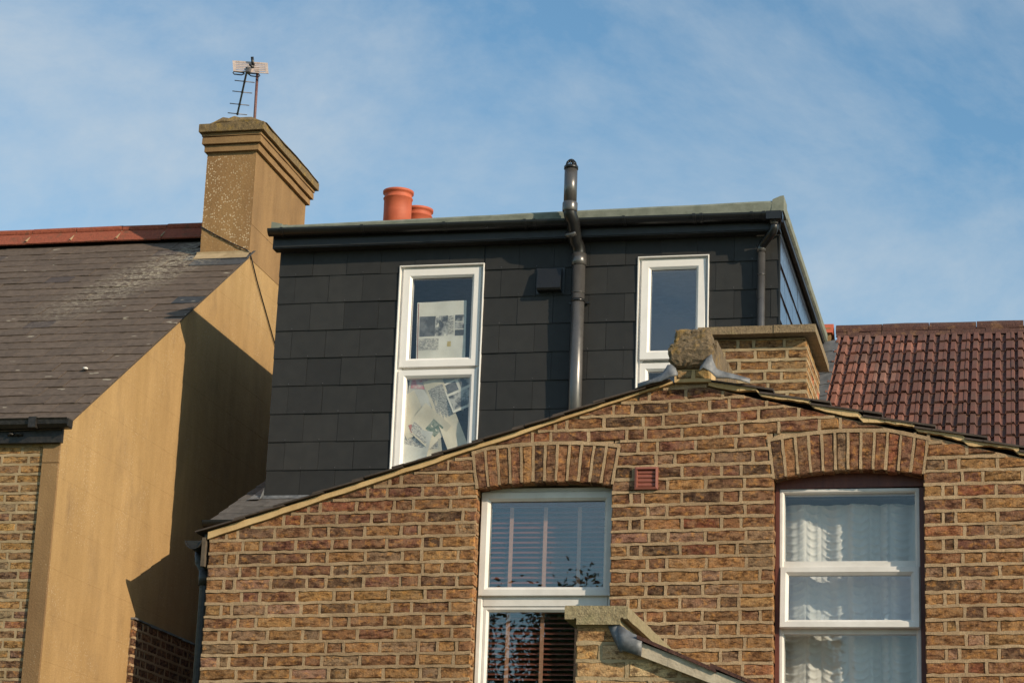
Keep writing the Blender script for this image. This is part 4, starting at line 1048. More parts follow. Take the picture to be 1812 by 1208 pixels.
mb = MB(); mb.tube([(lx, ly, 7.275), (lx, ly, 7.283)], r_ + .003, 20); mb.build('joint_ring', M['pipe'], rp)

# ------------------------------------------------------------------ newspapers in the left dormer window
def sheet(name, label, cx, cz, w, h, ang, y, prints, parent_mat='paper', wave=.004, group=None):
    t = thing(name, label, 'newspaper', (cx, y, cz), group)
    ca, sa = math.cos(ang), math.sin(ang)
    def P(u, v, d): return (cx + u * ca - v * sa, y + wave * math.sin(u * 19 + v * 7 + cx) - d, cz + u * sa + v * ca)
    def patch(m_, u0, u1, v0, v1, d, nu=6, nv=6):
        vs = [P(u0 + (u1 - u0) * i / nu, v0 + (v1 - v0) * j / nv, d + e) for e in (0, -.0006) for j in range(nv + 1) for i in range(nu + 1)]
        k = (nu + 1) * (nv + 1)
        fs = [(j * (nu + 1) + i, j * (nu + 1) + i + 1, (j + 1) * (nu + 1) + i + 1, (j + 1) * (nu + 1) + i) for j in range(nv) for i in range(nu)]
        m_.add(vs, fs + [tuple(q + k for q in f) for f in fs], True)
    m_ = MB(); patch(m_, -w / 2, w / 2, -h / 2, h / 2, 0); m_.build('paper_sheet', M[parent_mat], t, fix=False)
    for (u0, u1, v0, v1, mat) in prints:
        m_ = MB(); patch(m_, u0 * w, u1 * w, v0 * h, v1 * h, .0012, 4, 4); m_.build('printed_block', M[mat], t, fix=False)
YG = DY + .062
sheet('newspaper', 'flat newspaper page with grey photographs taped upright in upper dormer pane', -4.780, 6.925, .425, .50, 0.02, YG,
      [(-.44, -.13, -.10, .25, 'photo_dark'), (-.13, .13, -.10, .25, 'photo'), (.13, .25, -.08, .24, 'text'), (.28, .46, .14, .25, 'photo'), (.28, .46, .01, .12, 'photo'), (.28, .46, -.11, -.01, 'photo_dark'), (-.45, -.05, -.34, -.14, 'text'), (.12, .20, -.29, -.20, 'yellowprint'), (-.48, -.465, -.5, .48, 'redprint')])
for x in (-4.985, -4.575):
    pass
sheet('newspaper', 'wide pale newspaper sheet with pink print at top of lower dormer pane', -4.80, 6.385, .50, .26, -.10, YG + .026,
      [(-.46, .02, .10, .48, 'pink'), (.10, .42, -.30, .30, 'text')], 'paper_grey', .006)
sheet('newspaper', 'long newspaper strip slanting down to the right in lower dormer pane', -4.690, 6.14, .17, .80, .40, YG + .014,
      [(-.38, .40, .05, .40, 'text')], 'paper_cream', .012)
sheet('newspaper', 'newspaper page with dark photograph in right top corner of lower dormer pane', -4.585, 6.38, .25, .27, .42, YG + .004,
      [(-.44, .44, -.42, .06, 'photo'), (-.44, -.04, .14, .44, 'photo_dark'), (.06, .44, .14, .44, 'photo')], 'paper', .006)
sheet('newspaper', 'newspaper sheet with green photograph lying askew in lower dormer pane', -4.86, 6.10, .27, .30, .85, YG + .007,
      [(-.10, .30, -.36, .02, 'green'), (-.44, -.16, -.30, .40, 'text')], 'paper_cream', .010)
sheet('newspaper', 'cream folded newspaper sheet with red print at left of lower dormer pane', -5.01, 6.20, .22, .36, .45, YG + .011,
      [(-.25, .15, -.40, -.20, 'redprint')], 'paper_cream', .012)
sheet('newspaper', 'crumpled cream newspaper at bottom left of lower dormer pane', -4.97, 5.90, .25, .36, -.22, YG + .003,
      [(-.40, .30, .10, .36, 'text')], 'paper', .014)
sheet('newspaper', 'small plain cream newspaper scrap at bottom of lower dormer pane', -4.80, 5.86, .15, .26, .12, YG + .009,
      [(-.3, .3, .2, .4, 'text')], 'paper_cream', .012)

# ================================================================== LEFT RENDERED HOUSE
lh = thing('rendered_house', 'house at left with sunlit sandy rendered side wall and old slate roof', 'house', (-8.5, 3.4, -.9))
XF, YL = -7.252, 3.4
LR = lambda y: 5.751 + .688 * (y - 3.505)
# side wall: lined-out render, one sheet with grooves
mb = MB(); lines = [3.19 + .35 * i for i in range(16)]
YE = 12.0
def flank_top(y): return LR(y) - .015 if y < 7.82 else LR(15.64 - y) - .015
ylist = [YL + .004] + [YL + .25 * i for i in range(1, 34)] + [YE]
zl = [ZG] + [q for z in lines for q in (z - .0011, z + .0011)]
ztops = lambda y: flank_top(y)
for i in range(len(ylist) - 1):
    y0, y1 = ylist[i], ylist[i + 1]
    prev0, prev1 = ZG, ZG
    for j, z in enumerate(lines + [99]):
        t0, t1 = min(z - .0011, ztops(y0)), min(z - .0011, ztops(y1))
        if t0 > prev0 or t1 > prev1:
            mb.add([(XF, y0, prev0), (XF, y1, prev1), (XF, y1, max(t1, prev1)), (XF, y0, max(t0, prev0))], [(0, 1, 2, 3)])
        if z > 90: break
        a0, a1 = min(z - .0011, ztops(y0)), min(z - .0011, ztops(y1)); b0, b1 = min(z + .0011, ztops(y0)), min(z + .0011, ztops(y1))
        if b0 > a0 or b1 > a1:
            mb.add([(XF, y0, a0), (XF, y1, a1), (XF - .0010, y1, (a1 + b1) / 2), (XF - .0010, y0, (a0 + b0) / 2), (XF, y0, b0), (XF, y1, b1)], [(0, 1, 2, 3), (3, 2, 5, 4)])
        prev0, prev1 = b0, b1
mb.prism([(YL + .006, ZG), (YE, ZG), (YE, LR(15.64 - YE) - .02), (7.82, LR(7.82) - .02), (YL + .006, LR(YL) - .02)], XF - .24, XF - .012, 'x')
mb.build('side_wall', M['render'], lh, fix=False)
mb = MB(); mb.box(-7.388, XF - .0005, YL - .018, YL + .004, ZG, 5.393); mb.box(-7.388, XF - .0005, YL - .017, YL + .004, 5.399, 5.62); mb.build('corner_strip', M['render_dim'], lh)
mb = MB(); mb.box(-10.5, -7.389, YL + .0125, YL + .24, ZG, 5.62); mb.build('wall_core', M['mortar2'], lh)
def lh_col(x, z): return pick([(2.5, (.36, .23, .11)), (2, (.28, .165, .09)), (1.6, (.23, .13, .08)), (1.2, (.42, .25, .10)), (1, (.20, .12, .085)), (.8, (.33, .25, .15)), (.5, (.34, .15, .09))])
bwl = Brickwork(lh, plane_front(YL), 'lh', (.215, .10, .016), .056, M['mortar2'], lh_col, .09, 200, .001, .06)
for k in range(60):
    z = 5.500 - .0748 * k
    if z < 1.5: break
    bwl.course([(-10.45, -7.392)], lambda q, x, z=z: z, k, None, 0); bwl.bed(-10.45, -7.392, lambda x, z=z: z - .0374, .018)
bwl.finish()
# eaves: fascia and iron gutter
mb = MB(); mb.box(-10.3, -7.226, YL - .060, YL - .022, 5.545, 5.650)
for x in (-7.66, -7.60): mb.tube([(x, YL - .075, 5.60), (x + .02, YL - .085, 5.615), (x + .05, YL - .065, 5.605)], .012, 6)
mb.build('fascia', M['iron'], lh)
mb = MB(); gpr = [(YL - .055, 5.715), (YL - .055, 5.645), (YL - .120, 5.645), (YL - .150, 5.670), (YL - .155, 5.700), (YL - .165, 5.715), (YL - .157, 5.717), (YL - .145, 5.703), (YL - .115, 5.655), (YL - .06, 5.655), (YL - .06, 5.715)]
mb.prism(gpr, -10.3, -7.150, 'x'); mb.box(-7.149, -7.143, YL - .15, YL - .06, 5.652, 5.712); mb.box(-7.46, -7.40, YL - .172, YL - .05, 5.640, 5.724)
mb.build('gutter', M['iron'], lh)
# roof and its slates
mb = MB(); mb.prism([(YL - .05, LR(YL - .05) - .03), (7.82, LR(7.82) - .03), (12.0, LR(3.64) - .03), (12.0, LR(3.64) - .005), (7.82, LR(7.82) - .005), (YL - .05, LR(YL - .05) - .005)], -11.3, XF + .002, 'x')
roofl = mb.build('roof', M['slate_plain'], lh)
roofl.color = (.07, .06, .05, 1)
ang = math.atan(.688); GAU = .2; SW = .262
slib = []
for _ in range(7):
    mb = MB(); k = 5; th_ = .0052
    fr = [jit(.0045) for _ in range(k + 1)]; fr[0] += random.random() * .006; fr[-1] += random.random() * .006
    top = []; bot = []
    vs = [(-SW / 2 * .993 + SW * .993 * i / k, fr[i], .0) for i in range(k + 1)] + [(-SW / 2 * .993 + SW * .993 * i / k, GAU + .06, 0.0) for i in range(k + 1)]
    vs += [(v[0], v[1], v[2] + th_) for v in vs]; n2 = 2 * (k + 1)
    fs = []
    for i in range(k): fs += [(n2 + i, n2 + i + 1, n2 + k + 2 + i, n2 + k + 1 + i), (i, i + 1, n2 + i + 1, n2 + i)]
    fs += [(0, n2, n2 + k + 1, k + 1), (k, 2 * k + 1, n2 + 2 * k + 1, n2 + k)]
    mb.add(vs, fs); slib.append(mb.mesh('slate', M['slate']))
stuffs = MB(); nsl = 0
NR = 26
base = Matrix.Translation((0, YL - .075, LR(YL - .075))) @ Matrix.Rotation(ang, 4, 'X')
for r_ in range(NR):
    s0 = r_ * GAU; x = XF + .03 - SW / 2 - (SW / 2 if r_ % 2 else 0)
    if r_ % 2:
        pass
    first = True
    xx = XF + .028 + jit(.004)
    while xx > -11.2:
        w = SW * (.5 if (first and r_ % 2) else 1); first = False
        cxs = xx - w / 2
        mxs = base @ Matrix.Translation((cxs, s0 + jit(.005), .010 + jit(.002))) @ Matrix.Rotation(rad(-1.7) + jit(.008), 4, 'X') @ Matrix.Rotation(jit(.010), 4, 'Z') @ Matrix.Rotation(jit(.012), 4, 'Y') @ Matrix.Diagonal((w / SW, 1, 1, 1))
        p = mxs @ Vector((0, .1, 0))
        hidden = p.x > -7.75 and p.y > 7.25
        if p.y < 7.77 and not hidden:
            q = random.uniform(.9, 1.12); c = (.108 * q, .080 * q, .060 * q)
            if random.random() < .025: c = (.080 * q, .062 * q, .055 * q)
            if p.x > -7.62 and (abs(p.y - 6.02) < .13): c = (.042, .046, .052)
            if p.x > -7.75 and abs(p.y - 7.08) < .15: c = (.062, .066, .074)
            if in_frame(p, .04) and nsl < 290:
                nsl += 1; o = link('slate', random.choice(slib), roofl); o.matrix_basis = mxs; o.color = c + (1,)
            elif p.x > -11.3:
                me = random.choice(slib); stuffs.add([tuple(mxs @ v.co) for v in me.vertices], [tuple(f.vertices) for f in me.polygons])
        xx -= w + .0015
o = stuffs.build('slate_remainder', M['slate'], roofl, 'stuff', fix=False); o.color = (.088, .069, .053, 1)
# the little pale patch of mortar seen on one slate
mb = MB(); pz = LR(4.45) + .03; mb.lathe((-7.58, 4.45), [(.024, pz), (.022, pz + .016), (.010, pz + .020)], 8); mb.build('mortar_dab', M['upvc_grey'], roofl)
# ridge tiles with a roll on top
xj = [-7.745, -8.342, -8.817, -9.309, -9.785, -10.26, -10.73, -11.2]
for i in range(len(xj) - 1):
    x1, x0 = xj[i] - .004, xj[i + 1] + .004; zt = LR(7.82) + .105 + jit(.004); yc = 7.82; mb = MB(); tl = jit(.003)
    prof = [(-.175, -.158), (-.052, -.022)] + [(.043 * math.cos(t), .005 + .043 * math.sin(t)) for t in [math.pi + .75 - (math.pi + 1.5) * q / 10 for q in range(11)]] + [(.052, -.022), (.175, -.158), (.165, -.168), (0, -.045), (-.165, -.168)]
    mb.loft([[(x, yc + p[0], zt + p[1] + tl * (1 if x == x0 else -1)) for p in prof] for x in (x0, x1)], True, True)
    mb.build('ridge_tile', M['ridge_red'], roofl)
mb = MB()
for x in xj[1:-1]: mb.prism([(7.82 - .182, LR(7.82) - .03), (7.82 - .046, LR(7.82) + .075), (7.82, LR(7.82) + .148), (7.82 + .05, LR(7.82) + .07), (7.82 + .18, LR(7.82) - .03)], x - .0055, x + .0055, 'x')
mb.build('ridge_mortar', M['mortar2'], roofl)
# rendered chimney
C0, C1, D0, D1 = -7.748, XF + .004, 7.22, 8.79
mb = MB()
rings = []
for z in [8.29, 8.3, 8.62, 8.626, 8.632, 8.9, 9.25, 9.33, 9.38]:
    g_ = .004 if abs(z - 8.626) < .001 else 0
    sh = .012 * (9.38 - z)
    rings.append([(C0 + g_ + sh * 0, D0 + g_, z), (C1 - g_, D0 + g_, z), (C1 - g_, D1 - g_, z), (C0 + g_, D1 - g_, z)])
mb.loft(rings, True, True)
chim = mb.build('chimney', M['render_dim'], lh)
mb = MB(); rings = []
nxx, nzz2 = 14, 30
vs = [(C0 + .002 + (C1 - C0 - .004) * i / nxx, D0 - .008 + jit(.0022), 8.22 + (9.335 - 8.22) * j / nzz2) for j in range(nzz2 + 1) for i in range(nxx + 1)]
fs = [(j * (nxx + 1) + i, j * (nxx + 1) + i + 1, (j + 1) * (nxx + 1) + i + 1, (j + 1) * (nxx + 1) + i) for j in range(nzz2) for i in range(nxx)]
mb.add(vs, fs, True); mb.build('pebbledash_face', M['render_rough'], chim, fix=False)
for (z0, z1, e, mat) in ((9.375, 9.440, .038, 'render_dim'), (9.446, 9.515, .068, 'render_dim'), (9.521, 9.553, .075, 'render_dim'), (9.556, 9.640, .112, 'cap')):
    mb = MB()
    n_ = 10; rr = []
    for (zz, ee) in ((z0, e), (z1 - .006, e), (z1, e - .006)):
        ringp = []
        X0, X1, Y0, Y1 = C0 - ee * .6, C1 + ee * .85, D0 - ee, D1 + ee
        for i in range(4): ringp.append((X0 + (X1 - X0) * i / 4, Y0 + jit(.003), zz))
        for i in range(n_): ringp.append((X1 + jit(.003), Y0 + (Y1 - Y0) * i / n_, zz))
        for i in range(4): ringp.append((X1 + (X0 - X1) * i / 4, Y1, zz))
        for i in range(n_): ringp.append((X0, Y1 + (Y0 - Y1) * i / n_, zz))
        rr.append(ringp)
    mb.loft(rr, True, True); mb.build('cornice', M[mat], chim)
mb = MB(); rr = []
for f, z in ((.97, 9.638), (.90, 9.658), (.66, 9.695), (.42, 9.745), (.2, 9.755)):
    rp_ = []
    cxm, cym = (C0 + C1) / 2 + .02, (D0 + D1) / 2 - (.0 if f > .8 else .22); hx, hy = ((C1 - C0) / 2 + .10) * f, ((D1 - D0) / 2 + .09) * (f if f > .5 else f + .2)
    for i in range(5): rp_.append((cxm - hx + 2 * hx * i / 5, cym - hy + jit(.01), z + jit(.012)))
    for i in range(9): rp_.append((cxm + hx, cym - hy + 2 * hy * i / 9, z + jit(.012)))
    for i in range(5): rp_.append((cxm + hx - 2 * hx * i / 5, cym + hy, z + jit(.012)))
    for i in range(9): rp_.append((cxm - hx, cym + hy - 2 * hy * i / 9, z + jit(.012)))
    rr.append(rp_)
mb.loft(rr, True, True); mb.build('flaunching', M['cap'], chim)
mb = MB(); mb.add([(C0 - .03, D0 - .10, LR(D0 - .10) + .022), (C1 + .01, D0 - .10, LR(D0 - .10) + .022), (C1 + .01, D0 - .012, LR(D0) + .03), (C0 - .03, D0 - .012, LR(D0) + .03), (C1 + .01, D0 - .012, LR(D0) + .05), (C0 - .03, D0 - .012, LR(D0) + .05)], [(0, 1, 2, 3), (3, 2, 4, 5)]); mb.build('mortar_skirt', M['mortar2'], chim)
# black cable across the chimney and down the side wall
mb = MB(); cp = [(-7.755, 7.45, 8.70), (-7.752, 7.205, 8.612), (-7.60, 7.202, 8.525), (-7.42, 7.201, 8.43), (-7.27, 7.198, 8.36), (-7.238, 7.215, 8.335), (-7.239, 7.45, 8.14), (-7.240, 7.75, 7.93), (-7.240, 8.10, 7.68), (-7.240, 8.6, 7.35)]
mb.tube(cp, .0065, 6); tag(mb.build('cable', M['black'], None), 'thin black cable running across the chimney and down the rendered wall', 'cable')
# low brick wall in the shaded passage
lw = thing('passage_wall', 'low dark brick wall in deep shade of the passage below rendered wall', 'brick wall', (-7.24, 6.0, -.9))
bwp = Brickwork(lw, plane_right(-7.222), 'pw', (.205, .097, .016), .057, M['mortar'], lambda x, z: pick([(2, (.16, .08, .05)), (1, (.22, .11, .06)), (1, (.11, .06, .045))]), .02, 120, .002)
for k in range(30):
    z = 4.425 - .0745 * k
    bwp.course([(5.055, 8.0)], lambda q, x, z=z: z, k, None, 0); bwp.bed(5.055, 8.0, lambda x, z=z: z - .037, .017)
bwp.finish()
mb = MB(); mb.box(-7.2515, -7.232, 5.06, 8.0, ZG, 4.46); mb.build('wall_core', M['mortar'], lw)
mb = MB()
for i in range(8): y = 5.05 + .36 * i; mb.prism([(y, 4.458 + jit(.006)), (y + .355, 4.458 + jit(.006)), (y + .355, 4.475), (y, 4.478)], -7.251, -7.212, 'x')
mb.build('lead_capping', M['lead_dark'], lw)

# ------------------------------------------------------------------ TV aerial on the left chimney
ae = thing('tv_aerial', 'rusty television aerial with pale grid reflector on top of rendered chimney', 'aerial', (-7.58, 8.0, 9.68))
mb = MB(); mb.tube([(-7.577, 8.0, 9.66), (-7.585, 8.0, 10.56)], .0145, 12); mb.build('mast', M['rust'], ae)
b0, b1 = Vector((-7.640, 7.86, 10.545)), Vector((-8.15, 9.00, 10.50)); bd = (b1 - b0).normalized(); el = Vector((bd.y, -bd.x, 0)).normalized()
mb = MB(); mb.tube([b0, b1], .011, 8); mb.build('boom', M['alu'], ae)
for t in (.30, .52, .78, 1.02):
    c = b0 + (b1 - b0) * min(t, .985); mb = MB(); mb.tube([c - el * .103, c + el * .103], .0055, 6); mb.tube([c - el * .012, c + el * .012], .012, 8); mb.build('director', M['alu'], ae)
c = b0 + (b1 - b0) * .12
mb = MB()
for s_ in (-1, 1): mb.tube([c + el * .02 * s_ + Vector((0, 0, -.015)), c + el * .05 * s_ + Vector((0, 0, -.032)), c + el * .125 * s_ + Vector((0, 0, -.032)), c + el * .137 * s_ + Vector((0, 0, -.018)), c + el * .125 * s_ + Vector((0, 0, -.002)), c + el * .02 * s_ + Vector((0, 0, -.006))], .0065, 6)
mb.build('dipole', M['black'], ae)
rc = Vector((-7.645, 7.95, 10.575)); ru = Vector((.99, .0, -.125)).normalized(); rv = Vector((-.22, .25, 1)).normalized(); rn = ru.cross(rv).normalized()
def rb(m_, u0, u1, v0, v1, th_=.006):
    P = [rc + ru * u + rv * v + rn * d for d in (0, th_) for u, v in ((u0, v0), (u1, v0), (u1, v1), (u0, v1))]
    m_.add(P, [(0, 1, 2, 3), (4, 5, 6, 7), (0, 1, 5, 4), (1, 2, 6, 5), (2, 3, 7, 6), (3, 0, 4, 7)])
mb = MB(); hw, hv = .192, .070
rb(mb, -hw, hw, hv - .014, hv); rb(mb, -hw, hw, -hv, -hv + .014); rb(mb, -hw, -hw + .030, -hv + .0142, hv - .0142); rb(mb, hw - .030, hw, -hv + .0142, hv - .0142); rb(mb, -.03, .03, -hv + .0142, hv - .0142)
for i in range(5): v = -hv + .026 + i * .0225; rb(mb, -hw + .0302, -.0302, v, v + .0165, .004); rb(mb, .0302, hw - .0302, v, v + .0165, .004)
mb.build('reflector', M['pinkpanel'], ae)
mb = MB(); mb.tube([(-7.628, 7.93, 10.68), (-7.625, 7.95, 10.62), (-7.60, 7.985, 10.57)], .016, 8); mb.tube([(-7.585, 7.985, 10.53), (-7.585, 7.985, 10.585)], .024, 8); mb.tube([(-7.64, 7.90, 10.585), (-7.59, 7.985, 10.555)], .012, 8)
mb.build('clamp', M['black'], ae)
mb = MB(); mb.box(-7.672, -7.628, 7.88, 7.95, 10.50, 10.55); mb.build('junction_box', M['alu'], ae)

# ================================================================== RIGHT-HAND TILED HOUSE
rh = thing('tiled_house', 'neighbouring house at right with red and brown ribbed tile roof', 'house', (-.5, 5.2, -.9))
TR = lambda y: 8.0 + .688 * (y - 9.2)
mb = MB(); mb.prism([(4.9, TR(4.9) - .07), (9.2, TR(9.2) - .07), (9.2, TR(9.2) - .04), (4.9, TR(4.9) - .04)], -1.795, 3.2, 'x')
mb.prism([(9.2, TR(9.2) - .07), (13.0, TR(5.4) - .07), (13.0, TR(5.4) - .04), (9.2, TR(9.2) - .04)], -1.795, 3.2, 'x')
rr_ = mb.build('roof', M['ridge_brown'], rh)
mb = MB(); mb.box(-1.795, 3.2, 4.91, 5.1, ZG, TR(4.91) - .08); mb.build('wall', M['mortar2'], rh)
prof = [(-.004, .034), (.018, .034), (.028, .006), (.048, .004), (.058, .034), (.098, .036), (.110, .006), (.146, .004), (.156, .030), (.2065, .030)]
TW, TG = .2065, .283
tlib = []
for _ in range(5):
    mb = MB(); L_ = TG + .05; d = jit(.003)
    A = [(u, 0 + jit(.0025), h + .016 + jit(.0015)) for u, h in prof]; B = [(u, L_, h - .004) for u, h in prof]; C = [(u, a[1] + .002, a[2] - .016) for (u, h), a in zip(prof, A)]
    n = len(prof); mb.add(A + B + C, [(i, i + 1, n + i + 1, n + i) for i in range(n - 1)] + [(2 * n + i, 2 * n + i + 1, i + 1, i) for i in range(n - 1)] + [(0, n, 2 * n)], False)
    tlib.append(mb.mesh('roof_tile', M['tile']))
angt = math.atan(.688); NT = 0; restt = MB()
ytop = 9.06
sl = (ytop - 5.0) / math.cos(angt)
tb = Matrix.Translation((0, ytop, TR(ytop))) @ Matrix.Rotation(angt, 4, 'X')
for r_ in range(17):
    s0 = -TG * (r_ + 1)
    for q in range(24):
        x = -1.80 + TW * q
        mt = tb @ Matrix.Translation((x + jit(.002), s0 + jit(.004), -.04 + jit(.002))) @ Matrix.Rotation(rad(-1.2) + jit(.008), 4, 'X') @ Matrix.Rotation(jit(.006), 4, 'Z')
        p = mt @ Vector((.1, .14, 0))
        w_red = max(0, min(.95, 1.05 - (x + 1.8) / .62 + (9 - p.y) * .10))
        f = random.uniform(.85, 1.15)
        if random.random() < w_red: c = random.choice([(.26, .108, .074), (.23, .092, .062), (.19, .078, .054), (.17, .086, .064), (.25, .122, .088)])
        else: c = random.choice([(.125, .050, .036), (.135, .054, .038), (.11, .046, .034), (.145, .060, .043)])
        c = tuple(v * f for v in c)
        if in_frame(p, .06) and NT < 250 and p.y > 6.0:
            NT += 1; o = link('roof_tile', random.choice(tlib), rr_); o.matrix_basis = mt; o.color = c + (1,)
        elif x < 1.5:
            me = random.choice(tlib); restt.add([tuple(mt @ v.co) for v in me.vertices], [tuple(f_.vertices) for f_ in me.polygons])
o = restt.build('roof_tile_remainder', M['tile'], rr_, 'stuff', fix=False); o.color = (.14, .07, .05, 1)
x = -1.83
while x < 3.0:
    mb = MB(); zt = TR(9.2) - .015 + jit(.004); e = .45
    rings = []
    for xx_, k in ((x + .004, 1), (x + e * .5, 1.01), (x + e - .004, 1)):
        rings.append([(xx_, 9.2 + .13 * k * math.cos(t), zt - .055 + .100 * k * math.sin(t) + jit(.003)) for t in [math.pi * i / 10 for i in range(11)]] + [(xx_, 9.2 - .11 + .22 * i / 3, zt - .07) for i in range(4)])
    mb.loft(rings, True, True); mb.build('ridge_tile', M['ridge_brown'], rr_); x += e
mb = MB()
for i in range(46):
    x = -1.82 + .11 * i; mb.prism([(9.02, TR(9.02) - .02), (9.07 + jit(.01), TR(9.05) + .028 + jit(.006)), (9.14, TR(9.1) + .03), (9.14, TR(9.1) - .03)], x, x + .109, 'x')
mb.build('ridge_mortar', M['ridge_brown'], rr_)
mb = MB()
for i in range(15):
    y0 = 5.0 + .26 * i; e0, e1 = jit(.004), jit(.006)
    mb.add([(-1.955, y0, TR(y0) - .015), (-1.775 + e1, y0, TR(y0) + .012), (-1.775 + e1, y0 + .275, TR(y0 + .275) + .004), (-1.955, y0 + .275, TR(y0 + .275) - .02)], [(0, 1, 2, 3)])
mb.build('lead_flashing', M['lead_dark'], rh, fix=False)

# ================================================================== NEAR SINGLE-STOREY EXTENSION
ne = thing('kitchen_extension', 'small pale brick extension in foreground with stone coping and sloping verge', 'brick building', (-1.4, -2.85, -.9))
FY = -2.83
VG = lambda x: 3.060 - (x + 1.720) * .3735            # underside of the cement verge
def ne_col(x, z): return pick([(3, (.58, .37, .18)), (2, (.54, .355, .185)), (1.5, (.62, .43, .245)), (1, (.50, .30, .14))])
bn = Brickwork(ne, plane_front(FY), 'ne', (.212, .10, .013), .064, M['mortar2'], ne_col, .09, 60, .0)
ztop_n = lambda x: 3.166 if x < -1.728 else min(3.166, VG(x) + .012)
for k in range(50):
    z = 3.128 - .0762 * k
    if z < ZG: break
    xs = [-1.926 + .01 * i for i in range(200)]; ok = [x for x in xs if z - .03 < ztop_n(x)]
    if not ok: continue
    bn.course([(-1.926, max(ok))], lambda q, x, z=z: z, k, lambda x: ztop_n(x), 1); bn.bed(-1.926, max(ok), lambda x, z=z: z - .038, .013, lambda x: ztop_n(x))
bn.finish()
mb = MB(); mb.prism([(-1.924, ZG), (.1, ZG), (.1, VG(.1) + .02), (-1.728, 3.066), (-1.728, 3.166), (-1.924, 3.166)], FY + .006, FY + .2, 'y')
mb.box(-1.924, -1.73, FY + .201, -.002, ZG, 3.166)
mb.build('wall_core', M['mortar2'], ne)
def coping(y0, y1, name='coping_slab'):
    m_ = MB(); pr = [(-1.975, 3.190), (-1.935, 3.190), (-1.930, 3.197), (-1.924, 3.190), (-1.924, 3.166), (-1.732, 3.166), (-1.732, 3.190), (-1.722, 3.197), (-1.717, 3.190), (-1.700, 3.190), (-1.698, 3.240), (-1.705, 3.247), (-1.972, 3.247), (-1.977, 3.240)]
    ys = [y0 + (y1 - y0) * i / 5 for i in range(6)]
    m_.loft([[(p[0] + jit(.002), y, p[1] + jit(.002)) for p in pr] for y in ys], True, True); return m_.build(name, M['coping_near'], ne)
yc = FY - .028
for L_ in (.62, .6, .6, .6, .45):
    coping(yc, min(yc + L_ - .004, -.02)); yc += L_
# cement verge, tile edges and lead at its head
mb = MB(); xs = [-1.70 + .06 * i for i in range(34)]
for i in range(33):
    a, b = xs[i], xs[i + 1]; mb.prism([(a, VG(a)), (b, VG(b)), (b, VG(b) + .058), (a, VG(a) + .058)], FY - .034 + jit(.001), FY + .02, 'y')
mb.build('verge_cement', M['cement'], ne)
mb = MB(); mb.prism([(-1.73, VG(-1.73) + .03), (.3, VG(.3) + .03), (.3, VG(.3) + .056), (-1.73, VG(-1.73) + .056)], FY + .021, -.01, 'y'); rn_ = mb.build('roof', M['ridge_brown'], ne)
x = -1.655
for i in range(6):
    x1 = x + .34; za, zb_ = VG(x) + .067, VG(x1) + .052
    mb = MB(); n_ = 5
    for q in range(n_):
        f0, f1 = q / n_, (q + 1) / n_; xa, xb = x + (x1 - x) * f0, x + (x1 - x) * f1; z0_, z1_ = za + (zb_ - za) * f0, za + (zb_ - za) * f1
        mb.prism([(xa, z0_), (xb, z1_), (xb, z1_ + .016), (xa, z0_ + .016)], FY - .048 + jit(.002), -.05, 'y')
    mb.build('roof_tile', M['ridge_brown'], rn_).color = (.2, .08, .05, 1); x += .315
mb = MB()
def lump(rings): 
    mb.loft(rings, True, True, True)
y0 = FY - .040
lump([[(-1.792 + jit(.003), y0 + .035, 3.163), (-1.745, y0 + .02, 3.166), (-1.742, y0 + .05, 3.170), (-1.79, y0 + .05, 3.17)],
      [(-1.757, y0 + .03, 3.095), (-1.735, y0 - .004, 3.105), (-1.72, y0 + .05, 3.16), (-1.757, y0 + .05, 3.10)],
      [(-1.733, y0 + .03, 3.050), (-1.722, y0 - .012, 3.052), (-1.70, y0 + .05, 3.14), (-1.73, y0 + .05, 3.06)],
      [(-1.72, y0 + .02, 3.045), (-1.70, y0 - .014, 3.050), (-1.66, y0 + .05, 3.125), (-1.72, y0 + .05, 3.06)]])
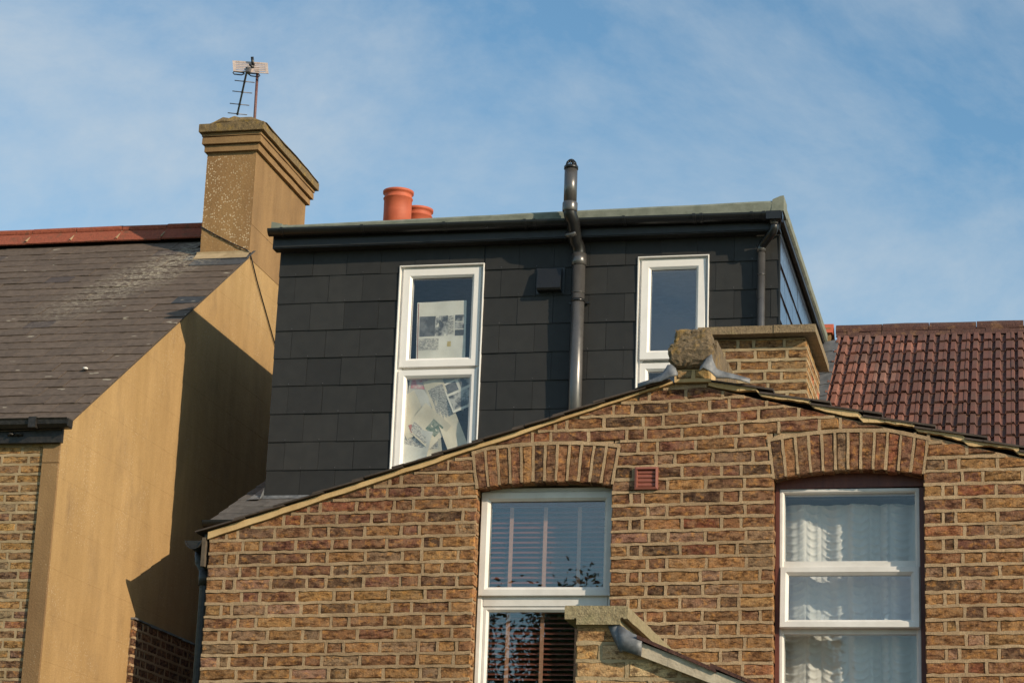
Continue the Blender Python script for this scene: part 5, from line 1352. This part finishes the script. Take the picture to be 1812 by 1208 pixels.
lump([[(-1.735, y0 - .008, 3.058), (-1.733, y0 - .012, 3.120), (-1.742, y0 + .02, 3.168), (-1.735, y0 + .08, 3.150), (-1.735, y0 + .06, 3.058)],
      [(-1.700, y0 - .016, 3.048), (-1.700, y0 - .018, 3.108), (-1.690, y0 + .02, 3.138), (-1.70, y0 + .10, 3.135), (-1.70, y0 + .06, 3.05)],
      [(-1.655, y0 - .014, 3.034), (-1.655, y0 - .016, 3.096), (-1.650, y0 + .02, 3.106), (-1.655, y0 + .10, 3.105), (-1.655, y0 + .06, 3.034)],
      [(-1.635, y0 - .010, 3.030), (-1.632, y0 - .013, 3.090), (-1.630, y0 + .02, 3.096), (-1.632, y0 + .10, 3.095), (-1.635, y0 + .06, 3.03)]])
mb.build('lead_flashing', M['lead'], ne)

# ================================================================== GARDEN TREES (seen as reflections in the panes)
def tree(label, x, y, h, r_, seed, z0=-.9, leaves=20000):
    rnd = random.Random(seed)
    t = thing('garden_tree', label, 'tree', (x, y, z0), 'garden trees reflected in the windows')
    mb = MB(); mb.tube([(x, y, z0), (x + .1, y, z0 + h * .35), (x - .05, y + .1, z0 + h * .8)], [.22, .16, .05], 8)
    for i in range(9):
        a = rnd.random() * 6.28; zz = z0 + h * rnd.uniform(.3, .7); mb.tube([(x, y, zz), (x + math.cos(a) * r_ * .5, y + math.sin(a) * r_ * .5, zz + h * .12), (x + math.cos(a) * r_ * .85, y + math.sin(a) * r_ * .85, zz + h * .2)], [.08, .05, .015], 6)
    mb.build('trunk', M['bark'], t)
    mb = MB()
    cl = [(rnd.gauss(0, .45), rnd.gauss(0, .45), rnd.uniform(-.55, .95)) for _ in range(26)]
    for _ in range(leaves):
        c = rnd.choice(cl); d = Vector((rnd.gauss(0, .17), rnd.gauss(0, .17), rnd.gauss(0, .12)))
        p = Vector((x + (c[0] + d.x) * r_, y + (c[1] + d.y) * r_, z0 + h * .66 + (c[2] + d.z) * h * .33))
        u = Vector((rnd.gauss(0, 1), rnd.gauss(0, 1), rnd.gauss(0, 1))).normalized(); v = u.orthogonal().normalized(); s_ = rnd.uniform(.045, .08)
        mb.add([p - u * s_, p + v * s_ * .5, p + u * s_, p - v * s_ * .5], [(0, 1, 2, 3)])
    mb.build('crown', M['leaf'], t, fix=False)
tree('tall green garden tree mirrored at right of the left window', -7.75, -30, 10.4, 1.0, 1)
tree('lower green garden tree mirrored at foot of the left window', -9.7, -31, 10.2, 2.5, 2, leaves=52000)
tree('small green garden tree mirrored in the lowest right pane', -4.75, -29, 8.8, 1.1, 3)
